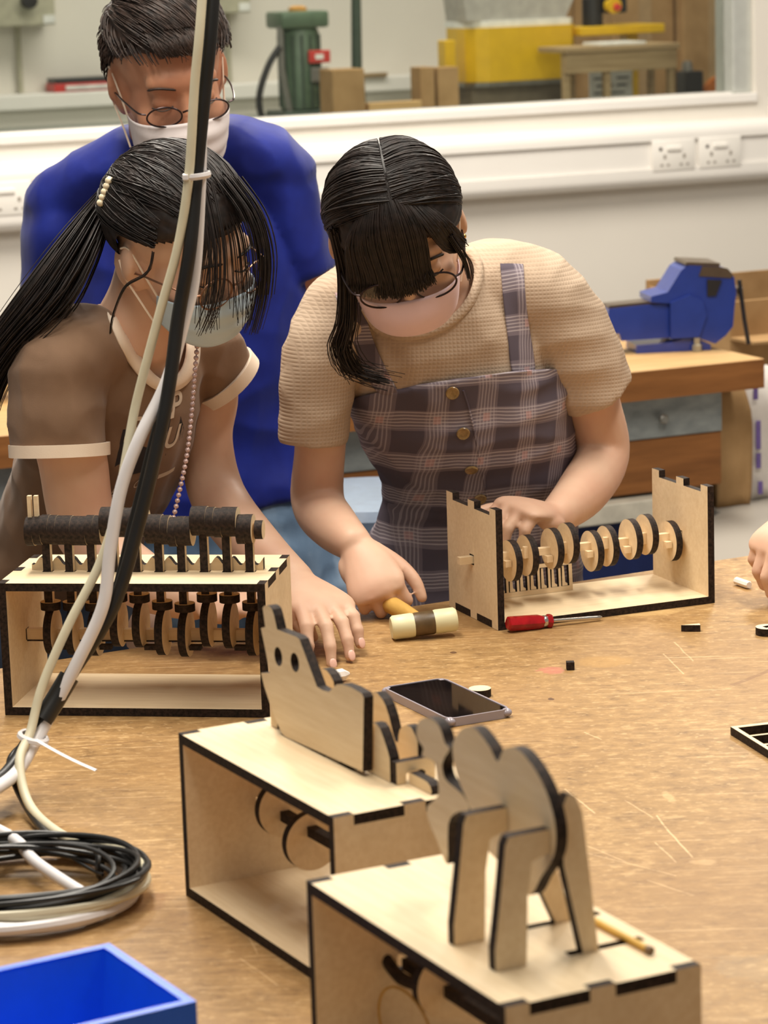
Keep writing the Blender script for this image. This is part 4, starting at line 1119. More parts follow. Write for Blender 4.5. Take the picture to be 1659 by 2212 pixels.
def mk_plaid(name='purple_grey_plaid', tilt=(0, 0, 0)):
    t = NT(name)
    c = t.co((1, 1, 1), tilt)
    wv = t.noise(t.co(), 9, 2)
    sx = t.n('ShaderNodeSeparateXYZ'); t.l(c, sx.inputs[0])
    d = t.math('MULTIPLY', t.math('SUBTRACT', wv, .5), .018)
    X = t.math('ADD', t.math('ADD', sx.outputs[0], t.math('MULTIPLY', sx.outputs[1], .35)), d); Z = t.math('ADD', sx.outputs[2], d)
    def bands(v_, per, lo, hi):
        fr = t.math('FRACT', t.math('DIVIDE', v_, per))
        return t.math('MULTIPLY', t.math('GREATER_THAN', fr, lo), t.math('LESS_THAN', fr, hi))
    def fine(v_, per): return t.math('GREATER_THAN', t.math('FRACT', t.math('DIVIDE', v_, per)), .62)
    base = srgb(92, 84, 94)
    col = t.mix(t.math('MULTIPLY', bands(X, .064, .52, .98), .45), base, srgb(142, 130, 138))
    col = t.mix(t.math('MULTIPLY', bands(Z, .058, .50, .98), .45), col, srgb(148, 136, 144))
    col = t.mix(t.math('MULTIPLY', t.math('MULTIPLY', bands(X, .064, .55, .95), fine(X, .0046)), .40), col, srgb(196, 186, 190))
    col = t.mix(t.math('MULTIPLY', t.math('MULTIPLY', bands(Z, .058, .55, .95), fine(Z, .0046)), .50), col, srgb(206, 196, 198))
    col = t.mix(t.math('MULTIPLY', t.math('MULTIPLY', bands(X, .064, .68, .82), bands(Z, .058, .66, .84)), .45), col, srgb(204, 158, 152))
    g = t.noise(t.co(), 600, 1)
    t.bump(g, .15, .0006)
    return t.set(col, .85, spec=.15)
plaid = mk_plaid()
gl_dark = plain('dark_metal_frame', srgb(52, 40, 40), .3, metal=.7)
gl_gold = plain('rose_gold_frame', srgb(150, 112, 90), .3, metal=.8)
def mk_lens():
    t = NT('spectacle_lens')
    tr = t.n('ShaderNodeBsdfTransparent'); tr.inputs[0].default_value = (.96, .96, .97, 1)
    gl = t.n('ShaderNodeBsdfGlossy'); gl.inputs['Roughness'].default_value = .05
    mx = t.n('ShaderNodeMixShader'); mx.inputs[0].default_value = .07
    t.l(tr.outputs[0], mx.inputs[1]); t.l(gl.outputs[0], mx.inputs[2])
    t.l(mx.outputs[0], t.t.nodes['Material Output'].inputs['Surface'])
    return t.m
lens_m = mk_lens()
nail_m = plain('fingernail', srgb(236, 190, 172), .3, var=.03)

# ---- shared body builders
def headM(pos, fwd, up):
    f = Vector(fwd).normalized(); u = Vector(up); u = (u - f * u.dot(f)).normalized(); r = u.cross(f)
    b = -f
    return Matrix(((r.x, b.x, u.x, pos[0]), (r.y, b.y, u.y, pos[1]), (r.z, b.z, u.z, pos[2]), (0, 0, 0, 1)))
def place_head(fwd, up, sc, local, target):
    """head turned to fwd, with its local feature lying on the surveyed point"""
    M = headM((0, 0, 0), fwd, up) @ Matrix.Scale(sc, 4)
    return Matrix.Translation(Vector(target) - M @ Vector(local)) @ M
SK_C, SK_R = Vector((0, .012, .030)), Vector((.074, .094, .090))
def head_parts(mb, M):
    E = lambda c, r, R=None: mb.ell(c, r, M=M, nu=26, nv=18, R=R)
    E(SK_C, SK_R)
    E((0, -.030, -.030), (.063, .062, .075))
    E((0, -.045, -.068), (.046, .045, .042))
    E((0, -.070, -.090), (.024, .022, .017))
    E((0, -.070, .022), (.052, .022, .024))
    for s in (-1, 1):
        E((s * .040, -.062, -.035), (.022, .026, .026))
        E((s * .031, -.0785, -.003), (.0150, .0105, .0105))
        Re = Matrix.Rotation(s * math.radians(22), 3, 'Z') @ Matrix.Rotation(math.radians(-12), 3, 'X')
        E((s * .0775, .012, -.010), (.0075, .017, .029), Re)
        E((s * .0735, .004, -.030), (.006, .008, .012), Re)
        E((s * .064, .014, -.022), (.0145, .034, .040))
    mb.tube([M @ Vector(p) for p in ((0, -.084, .012), (0, -.095, -.012), (0, -.104, -.030), (0, -.100, -.040))], [.007, .008, .010, .009], 12)
    for s in (-1, 1): E((s * .010, -.093, -.038), (.008, .009, .007))
    E((0, -.092, -.066), (.020, .009, .009))
def face_details(M, parent, hairmat):
    for s in (-1, 1):
        P = [M @ Vector((s * x, y, z)) for x, y, z in ((.012, -.0885, .0175), (.024, -.0905, .0215), (.038, -.0865, .0225), (.050, -.078, .0175))]
        MB().tube(catmull(P, 4), [.0016] + [.0026] * 11 + [.0010], 6, squash=.7).build('eyebrow', hairmat, parent, smooth=True)
        P = [M @ Vector((s * x, y, z)) for x, y, z in ((.017, -.0870, -.0075), (.026, -.0895, -.0108), (.036, -.0885, -.0108), (.046, -.0830, -.0070))]
        MB().tube(catmull(P, 4), .0011, 6).build('eyelashes', hairmat, parent, smooth=True)
def glasses(M, parent, mat, label, rx=.0255, ry=.0215, y0=-.110, z0=-.012, tilt=6):
    T_ = M @ Matrix.Translation((0, y0, z0)) @ Matrix.Rotation(math.radians(-tilt), 4, 'X')
    g_ = MB().tube([T_ @ Vector(p) for p in ((-.0085, .001, .004), (-.004, -.002, .0068), (.004, -.002, .0068), (.0085, .001, .004))], .0014, 8).build('glasses', mat, parent, smooth=True, label=label)
    for s in (-1, 1):
        W = T_ @ Matrix.Translation((s * .034, .004, 0)) @ Matrix.Rotation(s * math.radians(9), 4, 'Z')
        MB().tube([W @ Vector((rx * math.cos(a * math.pi / 20), 0, ry * math.sin(a * math.pi / 20))) for a in range(40)], .0013, 8, closed=True).build('rim', mat, g_, smooth=True)
        mm_ = MB(); mm_.add([W @ Vector((rx * math.cos(a * math.pi / 16), -.0002, ry * math.sin(a * math.pi / 16))) for a in range(32)], [tuple(range(32))])
        mm_.build('lens', lens_m, g_)
        MB().tube(catmull([T_ @ Vector(p) for p in ((s * .0585, .008, .006), (s * .068, .016, .007), (s * .0765, .060, .008), (s * .0785, .105, .004), (s * .077, .122, -.012))], 4), .0014, 6).build('temple_arm', mat, g_, smooth=True)
    return g_
def face_mask(M, parent, mat, label, pleat=.0014, point=0.0, wide=1.0, z_top=-.026):
    NU, NV = 30, 18
    V, F = [], []
    for j in range(NV + 1):
        v_ = j / NV
        for i in range(NU + 1):
            u_ = -1 + 2 * i / NU
            c_ = math.cos(u_ * math.pi / 2)
            zt = z_top - .016 * abs(u_) ** 1.5
            zb = -.111 + .026 * abs(u_) ** 2
            z = zt + (zb - zt) * v_
            fy = (.112 * (1 - v_) ** 2 + 2 * .131 * v_ * (1 - v_) + .102 * v_ ** 2) + point * math.sin(math.pi * v_) * max(0, c_) ** 3
            y = -.036 - (fy - .036) * max(c_, 0) ** .72
            x = .0665 * wide * math.sin(u_ * math.pi / 2) ** 1 * (1 - .10 * v_ * (1 if abs(u_) > .5 else abs(u_) * 2))
            y += pleat * math.sin(v_ * math.pi * 6) * (1 - abs(u_)) ** .5
            V.append(M @ Vector((x, y, z)))
    for j in range(NV):
        for i in range(NU):
            a = j * (NU + 1) + i
            F.append((a, a + 1, a + NU + 2, a + NU + 1))
    o = MB().add(V, F).build('face_mask', mat, parent, smooth='all', label=label)
    sol = o.modifiers.new('thick', 'SOLIDIFY'); sol.thickness = .0012
    for s in (-1, 1):
        for zz_, ez in ((-.046, .012), (-.088, -.034)):
            P = [M @ Vector(p) for p in ((s * .0655 * wide, -.038, zz_), (s * .0735, -.018, (zz_ + ez) / 2 - .002), (s * .0800, .010, ez), (s * .079, .026, ez * .4))]
            MB().tube(catmull(P, 4), .0014, 6).build('ear_loop', cream_t, o, smooth=True)
    return o
def hand_parts(mb, M, curls, mirror=False, thumb=(30, 20, 15), thumb_out=38, spread=4, s=1.0, nails=None):
    """M: wrist frame, x to the fingers, z out of the back, +y to the thumb"""
    K = M @ Matrix.Diagonal((s, -s if mirror else s, s, 1))
    pal = MB()
    loft(pal, [Vector((-.012, 0, 0)), Vector((.012, .001, 0)), Vector((.045, .002, .002)), Vector((.075, .0, .002)), Vector((.090, -.001, -.001))], [.023, .025, .035, .040, .036], [.0165, .0165, .0150, .0125, .0085], (0, 1, 0), 18, 4)
    pal.ell((.030, .022, -.008), (.026, .014, .013)); pal.ell((.035, -.024, -.006), (.028, .012, .012))
    mb.add(pal.v, pal.f, M=K)
    tips = []
    for k, (by, bx0, L_) in enumerate(((.0265, .082, .070), (.0095, .087, .078), (-.0085, .084, .072), (-.0255, .076, .057))):
        a, d = 0.0, Vector((bx0, by, .001))
        yaw = math.radians(spread * (1.2 - k * .8))
        pts, rad = [d - Vector((.016, 0, -.001))], [.0086]
        pts.append(d.copy()); rad.append(.0090)
        for (fr_, r_), c_ in zip(((.44, .0080), (.31, .0073), (.25, .0060)), curls[k]):
            a += math.radians(c_)
            v_ = Vector((math.cos(a) * math.cos(yaw), math.cos(a) * math.sin(yaw), -math.sin(a)))
            pts.append(d + v_ * (L_ * fr_ * .5)); rad.append((rad[-1] + r_) / 2 - .0003)
            d = d + v_ * (L_ * fr_)
            pts.append(d.copy()); rad.append(r_)
        t_ = MB()
        t_.tube(catmull(pts, 3), list(np.interp(np.linspace(0, 1, len(pts) * 3 - 2), np.linspace(0, 1, len(pts)), rad)), 12)
        t_.ell(pts[-1], (.0062,) * 3); t_.ell(pts[-3], (rad[-3] * 1.06,) * 3); t_.ell(pts[3], (rad[3] * 1.07,) * 3)
        mb.add(t_.v, t_.f, M=K)
        up_ = Vector((math.sin(a) * math.cos(yaw), math.sin(a) * math.sin(yaw), math.cos(a)))
        tips.append((K @ (pts[-1] + up_ * .0052), (K.to_3x3() @ v_).normalized(), (K.to_3x3() @ up_).normalized()))
    d = Vector((.018, .020, -.006)); yaw = math.radians(thumb_out); a = math.radians(6)
    pts, rad = [d - Vector((.01, .006, 0)), d.copy()], [.012, .0128]
    for (ln_, r_), c_ in zip(((.040, .0108), (.032, .0094), (.024, .0072)), thumb):
        v_ = Vector((math.cos(yaw) * math.cos(a), math.sin(yaw) * math.cos(a), -math.sin(a)))
        d = d + v_ * ln_; pts.append(d.copy()); rad.append(r_)
        a += math.radians(c_ * .55); yaw -= math.radians(c_ * .9)
    t_ = MB(); t_.tube(catmull(pts, 4), list(np.interp(np.linspace(0, 1, len(pts) * 4 - 3), np.linspace(0, 1, len(pts)), rad)), 12); t_.ell(pts[-1], (.0076,) * 3)
    mb.add(t_.v, t_.f, M=K)
    return tips
def add_nails(tips, parent):
    for p, x, z in tips:
        N_ = basis(x, z, p)
        MB().ell((0, 0, 0), (.0072, .0048, .0014), M=N_, nu=14, nv=6).build('fingernail', nail_m, parent, smooth='all')
def limb(mb, pts, rad, flat=1.0, side=(1, 0, 0)):
    return loft(mb, pts, rad, [r * flat for r in rad] if not isinstance(rad, (int, float)) else rad * flat, side, 18, 5)
def hair_cap(name, M, mat, parent, thick, test, seed=0.0, groove=.0022, gdir=(60, 18, 60), R=SK_R):
    """shell of hair lying on the skull where test(direction) holds"""
    NU, NV = 120, 80
    V, keep = [], []
    for j in range(NV + 1):
        th = math.pi * j / NV
        for i in range(NU):
            a = 2 * math.pi * i / NU
            d = Vector((math.sin(th) * math.cos(a), math.sin(th) * math.sin(a), math.cos(th)))
            k = test(d)
            g_ = noise.noise(Vector((d.x * gdir[0] * .2 + seed, d.y * gdir[1] * .2, d.z * gdir[2] * .2)))
            t_ = max(0.0, min(1.0, k * 9)) * thick + groove * g_ * (1 if k > 0 else 0)
            V.append(M @ (SK_C + Vector((d.x * (R.x + t_), d.y * (R.y + t_), d.z * (R.z + t_)))))
            keep.append(k)
    F = []
    for j in range(NV):
        for i in range(NU):
            q = (j * NU + i, (j + 1) * NU + i, (j + 1) * NU + (i + 1) % NU, j * NU + (i + 1) % NU)
            if min(keep[x] for x in q) > -.04: F.append(q)
    return MB().add(V, F).build(name, mat, parent, smooth='all')
def on_skull(d, off):
    d = np.asarray(d, float); d = d / np.linalg.norm(d, axis=-1, keepdims=True)
    return np.array(SK_C) + d * (np.array(SK_R) + np.asarray(off)[..., None])
def to_world(M, A):
    A = np.asarray(A); Mn = np.array(M)
    return A @ Mn[:3, :3].T + Mn[:3, 3]
def flow(starts, ends, n, off0, off1, lift=.0):
    """locks that follow the skull from unit directions starts to ends"""
    s = np.asarray(starts, float); e = np.asarray(ends, float)
    s /= np.linalg.norm(s, axis=1, keepdims=True); e /= np.linalg.norm(e, axis=1, keepdims=True)
    om = np.arccos(np.clip((s * e).sum(1), -.999, .999))[:, None, None]
    t = np.linspace(0, 1, n)[None, :, None]
    d = (np.sin((1 - t) * om) * s[:, None] + np.sin(t * om) * e[:, None]) / np.sin(om)
    off = off0 + (off1 - off0) * t[..., 0] + lift * np.sin(np.pi * t[..., 0])
    off = off + RNG.normal(0, .0012, (len(s), 1))
    return on_skull(d, off)
def legs(mb, hip, foot_y, gap=.09, r=(.075, .05, .034), yaw=(1, 0, 0)):
    for s in (-1, 1):
        h = Vector(hip) + Vector(yaw) * gap * s * .9
        k_ = Vector((h.x, foot_y - .01, .46)); a_ = Vector((h.x, foot_y + .02, .09))
        loft(mb, [h, (h + k_) / 2, k_, (k_ + a_) / 2, a_], [r[0], r[0] * .9, r[1], r[1] * .95, r[2]], [r[0], r[0] * .9, r[1], r[1], r[2]], (1, 0, 0), 18, 4)
        loft(mb, [a_ + Vector((0, .03, -.04)), a_ + Vector((0, -.05, -.055)), a_ + Vector((0, -.14, -.068))], [.032, .040, .036], [.034, .030, .018], (1, 0, 0), 14, 3)


from mathutils.bvhtree import BVHTree
def surf(o):
    return BVHTree.FromPolygons([v_.co for v_ in o.data.vertices], [p_.vertices[:] for p_ in o.data.polygons])
def onto(bvh, px, py, lift=0.0, Y=3.6):
    """point of a garment met by the sight line, lifted off along its normal"""
    h = bvh.ray_cast(Vector((0, 0, CAM_Z)), ray(px, py).normalized())
    if h[0] is None: return at(px, py, Y), Vector((0, -1, 0))
    n_ = h[1] if h[1].y < 0 else -h[1]
    return h[0] + n_ * lift, n_

def px_of(P):
    """pixel of a world point in the 1659 x 2212 photograph"""
    d = Vector(P) - Vector((0, 0, CAM_Z))
    cp, sp = math.cos(PITCH), math.sin(PITCH)
    w_ = d.y * cp - d.z * sp; x = FPX * d.x / w_; y = -FPX * (d.y * sp + d.z * cp) / w_
    c, s_ = math.cos(ROLL), math.sin(ROLL)
    return 829.5 + c * x - s_ * y, 1106 + s_ * x + c * y
def neckline(o, bvh, path, close, width, mat, parent, name, lift=.0035):
    """cut the neck opening out of a garment and bind its seam with a band lying on the cloth"""
    poly = list(path) + list(close)
    def inside(x, y):
        c = False; j = len(poly) - 1
        for i in range(len(poly)):
            (xi, yi), (xj, yj) = poly[i], poly[j]
            if (yi > y) != (yj > y) and x < (xj - xi) * (y - yi) / (yj - yi) + xi: c = not c
            j = i
        return c
    bm = bmesh.new(); bm.from_mesh(o.data)
    dead = []
    for f in bm.faces:
        q = f.calc_center_median()
        if (q - Vector((0, 0, CAM_Z))).dot(f.normal) < 0 and inside(*px_of(q)): dead.append(f)
    bmesh.ops.delete(bm, geom=dead, context='FACES')
    bm.to_mesh(o.data); bm.free(); o.data.update()
    md = o.modifiers.new('thick', 'SOLIDIFY'); md.thickness = .0022; md.offset = 0
    P = [(p.x, p.y) for p in catmull([Vector((x, y, 0)) for x, y in path], 6)]
    cx, cy = sum(p[0] for p in poly) / len(poly), sum(p[1] for p in poly) / len(poly)
    V, F = [], []
    for i, (x, y) in enumerate(P):
        a_, b_ = P[max(i - 1, 0)], P[min(i + 1, len(P) - 1)]
        nx, ny = -(b_[1] - a_[1]), b_[0] - a_[0]; L_ = math.hypot(nx, ny) or 1
        nx, ny = nx / L_, ny / L_
        if (cx - x) * nx + (cy - y) * ny < 0: nx, ny = -nx, -ny
        for k in (.25, -.25, -.75):
            V.append(onto(bvh, x + nx * width * k, y + ny * width * k, lift - .001 * abs(k + .25))[0])
    for i in range(len(P) - 1):
        for k in range(2): F.append((i * 3 + k, i * 3 + k + 1, i * 3 + k + 4, i * 3 + k + 3))
    A = np.array([tuple(v_) for v_ in V]).reshape(-1, 3, 3)
    for _ in range(5): A[1:-1] = .5 * A[1:-1] + .25 * (A[2:] + A[:-2])
    ob = MB().add([Vector(q) for q in A.reshape(-1, 3)], F).build(name, mat, parent, smooth='all')
    m2 = ob.modifiers.new('thick', 'SOLIDIFY'); m2.thickness = .004; m2.offset = 0
    return ob
# ------------------------------------------------------------------ girl in the plaid pinafore
def trim_at(o, co, no, upper=True):
    """trim a garment along a seam plane, dropping the side the normal points to"""
    bm = bmesh.new(); bm.from_mesh(o.data)
    no = Vector(no).normalized()
    if (no.z < 0) == upper: no = -no
    bmesh.ops.bisect_plane(bm, geom=bm.verts[:] + bm.edges[:] + bm.faces[:], plane_co=co, plane_no=no, clear_outer=True)
    bm.to_mesh(o.data); bm.free(); o.data.update()
    md = o.modifiers.new('thick', 'SOLIDIFY'); md.thickness = .0025; md.offset = 0
def girl_right():
    g = thing('person', 'girl in plaid pinafore and beige top bending over the table with a mallet', 'person', (.16, 3.85, 0))
    g.location = (0, 0, 0)
    sideR = Vector((.985, .17, 0))
    M = place_head((.12, -.73, -.67), (-.12, -.66, .74), 1.0, (0, 0, 0), (0, 0, 0)) @ Matrix.Diagonal((1.0, .82, .90, 1))
    M = Matrix.Translation(at(884, 632, 3.415) - M @ Vector((0, -.110, -.012))) @ M
    b = MB()
    head_parts(b, M)
    nb = at(935, 585, 3.650)
    loft(b, [M @ Vector((0, .030, -.055)), (M @ Vector((0, .030, -.075)) + nb) / 2 + Vector((0, .01, .008)), nb + Vector((0, .0, -.02))], [.050, .052, .062], [.052, .050, .052], (1, 0, 0), 20, 4)
    T_ = [at(1015, 1380, 3.82), at(1035, 1050, 3.78), at(1020, 930, 3.73), at(985, 840, 3.69), at(955, 740, 3.66), at(942, 650, 3.65), at(935, 590, 3.65)]
    loft(b, T_, [.125, .100, .105, .110, .112, .10, .05], [.085, .07, .075, .078, .065, .052, .04], sideR)
    limb(b, [at(1120, 640, 3.68), at(1240, 790, 3.72), at(1283, 890, 3.745), at(1300, 985, 3.755), at(1256, 1064, 3.67), at(1200, 1116, 3.585)], [.040, .042, .0385, .0375, .0345, .0235])
    limb(b, [at(760, 680, 3.62), at(700, 800, 3.61), at(692, 960, 3.62), at(686, 1080, 3.645), at(720, 1135, 3.575), at(766, 1176, 3.505)], [.038, .038, .0335, .0355, .0325, .0235])
    legs(b, at(1015, 1420, 3.84), 3.90, .085)
    # her left hand on the camshaft
    w1 = at(1200, 1116, 3.585)
    hm = basis(at(1128, 1102, 3.535) - w1, (-.10, -.35, .93), w1)
    hand_parts(b, hm, [(52, 38, 20), (56, 36, 20), (58, 40, 22), (60, 44, 26)], mirror=True, thumb=(20, 20, 15), s=.97, spread=7)
    # her right hand round the mallet handle
    hm2 = HAND2
    hand_parts(b, hm2, [(50, 80, 48), (58, 82, 50), (64, 84, 52), (68, 84, 54)], thumb=(14, 22, 18), thumb_out=30, s=.95, spread=5)
    organic('body', b, .0027, 7, skin_f, g, keep=[(hm @ Vector((.10, 0, -.02)), .10), (hm2 @ Vector((.09, 0, -.02)), .10)])
    face_details(M, g, hair_b)
    # beige waffle top
    s = MB()
    loft(s, T_[2:] , [.122, .130, .134, .120, .066], [.088, .094, .080, .066, .052], sideR, cap0=True, cap1=False)
    sl1 = [at(1040, 610, 3.665), at(1140, 630, 3.675), at(1215, 710, 3.695), at(1262, 800, 3.715), at(1288, 846, 3.725)]
    loft(s, sl1, [.056, .060, .060, .056, .055], [.056, .064, .064, .060, .058], (.6, -.1, .8), cap1=False)
    sl2 = [at(810, 625, 3.63), at(735, 680, 3.62), at(692, 780, 3.61), at(680, 880, 3.61), at(678, 955, 3.612)]
    loft(s, sl2, [.048, .052, .050, .046, .0445], [.052, .060, .056, .050, .048], (1, 0, 0), cap1=False)
    to = organic('top', s, .0042, 5, waffle, g, wrinkles(.0036, (((8, 8, 22), .8), ((18, 14, 10), .7)), 3.0))
    tb_ = surf(to)
    neckline(to, tb_, [(1012, 546), (1030, 575), (1022, 625), (996, 668), (955, 700), (905, 718), (855, 718), (812, 700), (790, 660)], [(800, 600), (900, 530)], 20, waffle, g, 'collar')
    # pinafore: bib and skirt
    p_ = MB()
    loft(p_, [at(1005, 1900, 3.92), at(1005, 1500, 3.86), at(1015, 1330, 3.815), at(1022, 1200, 3.80), at(1035, 1060, 3.775), at(1022, 940, 3.73), at(1000, 872, 3.70), at(985, 820, 3.688), at(965, 740, 3.665)],
         [.235, .205, .172, .150, .130, .136, .142, .145, .147], [.19, .165, .135, .115, .102, .104, .107, .106, .096], sideR, 48, 8, False, False)
    po = organic('pinafore', p_, .0045, 3, plaid, g, wrinkles(.0050, (((16, 16, 6), .8), ((9, 9, 30), .6)), 11.0))
    q0, q1 = at(790, 852, 3.6), at(1200, 800, 3.66)
    trim_at(po, q0, (q1 - q0).cross(Vector((0, 1, -.25))), True)
    # straps lie on the top and tuck behind the bib
    pb_ = surf(po)
    for ctr, tail in (([(1128, 812), (1124, 770), (1116, 700), (1110, 640), (1106, 590), (1103, 562)], (1098, 538, 3.70)), ([(842, 850), (812, 800), (785, 740), (765, 690), (752, 650), (748, 628)], (742, 604, 3.66))):
        rows = []
        for k_, (px, py) in enumerate(ctr):
            rows.append([onto(tb_, px + d_, py + d_ * .10, .0030)[0] for d_ in (-25, -12, 0, 12, 25)])
        e_ = at(*tail)
        rows.append([e_ + Vector((.0145 * d_, .003 * d_, 0)) for d_ in (-1, -.5, 0, .5, 1)])
        V = [q for r_ in rows for q in r_]; n5 = 5
        F = [(r_ * n5 + c_, r_ * n5 + c_ + 1, (r_ + 1) * n5 + c_ + 1, (r_ + 1) * n5 + c_) for r_ in range(len(rows) - 1) for c_ in range(4)]
        o = MB().add(V, F).build('strap', plaid, g, smooth='all')
        sb = o.modifiers.new('sub', 'SUBSURF'); sb.levels = sb.render_levels = 2
        md = o.modifiers.new('thick', 'SOLIDIFY'); md.thickness = .003; md.offset = 0
    bt_ = plain('horn_button', srgb(150, 122, 78), .25, var=.4, scale=120)
    for px, py in ((977, 848), (1000, 935), (1018, 1012), (1036, 1076)):
        q, n_ = onto(pb_, px, py, .0014, 3.6)
        R_ = Matrix.Translation(q) @ n_.to_track_quat('Z', 'Y').to_matrix().to_4x4()
        MB().lathe([(.0085, 0), (.0088, .0015), (.0080, .0028), (.0052, .0022), (.0050, .0018)], 22, M=R_).build('button', bt_, g, smooth=True)
    rows = [onto(pb_, x_, y_, .0018)[0] for x_, y_ in ((1000, 842), (1012, 880), (1024, 930), (1034, 980), (1044, 1030), (1052, 1075))]
    MB().tube(catmull(rows, 4), .0016, 6).build('placket_seam', plaid, g, smooth=True)
    # glasses and mask
    glasses(M, g, gl_dark, 'thin dark oval glasses')
    pm = plain('pink_mask_fabric', srgb(226, 198, 204), .8, var=.03, sheen=.1)
    face_mask(M, g, pm, 'pale pink face mask', pleat=0.0, point=.008)
    # hair
    test = lambda d: (d.z - (.40 - .66 * abs(d.x) ** 1.5 - .30 * max(0, d.y + .2))) if d.y < .25 else d.z + .45
    hair_cap('hair_cap', M, hair_b, g, .010, test, 2.0, .0022)
    S_, E_ = [], []
    for k in range(2600):
        s_ = 1 if k % 2 else -1
        f = RNG.uniform(0, 1); a = math.radians(50 + 105 * f)          # along the parting, front to back
        S_.append((s_ * .02, -math.cos(a), math.sin(a)))
        E_.append((s_ * (1 - .25 * f), .10 + .75 * f + RNG.normal(0, .06), -.10 - .30 * f + RNG.normal(0, .10)))
    strands('hair_locks', to_world(M, flow(S_, E_, 12, .0100, .0085, .0022)), .0011, .0008, hair_b, g)
    # fringe combed from the apex over the forehead
    B_ = []
    for k in range(1100):
        u = RNG.uniform(-1, 1); lay = RNG.uniform(0, 1)
        ap = on_skull(np.array([[u * .10 - .05, -.20 - .10 * RNG.uniform(), .95]]), np.array([.011]))[0]
        md = on_skull(np.array([[u * .72, -.72, .52 - .12 * abs(u)]]), np.array([.014 + .005 * lay]))[0]
        fx = u * .071 + .002
        if u > .42:           # swept to the temple, leaving the brow free
            f = (u - .42) / .58
            lo_ = np.array([.050 + .024 * f, -.088 + .030 * f, .038 - .004 * lay])
            en_ = np.array([.066 + .012 * f + RNG.normal(0, .002), -.076 + .03 * f, .012 - .020 * RNG.uniform() * f])
        else:
            lo_ = np.array([fx, -.106 + .034 * u * u - .005 * lay, .022 - .004 * lay])
            en_ = np.array([fx * 1.02 + RNG.normal(0, .002), -.114 + .040 * u * u - .005 * lay, -.003 - .012 * max(0, -u) + .010 * RNG.uniform(-1, 1) + .02 * max(0, u)])
        B_.append(bez([ap, md, lo_, en_], 12))
    strands('fringe', to_world(M, B_), .0017, .0006, hair_b, g)
    # side locks: long one on the image left, short wisps at the right cheek
    Lk = []
    for k in range(170):
        j = RNG.normal(0, 1, 3) * np.array([.006, .005, .004])
        c_ = [M @ Vector(on_skull(np.array([[-.85, -.42, .32]]), np.array([.010]))[0]), at(750, 590, 3.455), at(752, 690, 3.475), at(738, 745, 3.50), at(765, 800, 3.52), at(830, 822, 3.515), at(900, 815, 3.51)]
        f = RNG.uniform(.45, 1.0)
        A_ = np.array([tuple(v_) for v_ in c_]) + j * np.linspace(.5, 1.6, 7)[:, None]
        cut = max(4, int(3 + f * 4))
        Lk.append(bez([Vector(q) for q in A_[:cut]], 16))
    strands('side_lock', Lk, .0013, .0005, hair_b, g)
    Lk = []
    for k in range(26):
        j = RNG.normal(0, .003, 3)
        c_ = [M @ Vector((.062, -.072, .045)), M @ Vector((.074, -.085, .005)), M @ Vector((.076, -.080, -.03 - .02 * RNG.uniform()))]
        Lk.append(bez([q + Vector(j) for q in c_], 10))
    strands('cheek_wisps', Lk, .0010, .0004, hair_b, g)
    MB().ell(M @ Vector((.080, .006, -.043)), (.0032, .0032, .0032)).build('earring', plain('gold', srgb(226, 178, 90), .2, metal=.9), g, smooth='all')
    return g
girl_right()
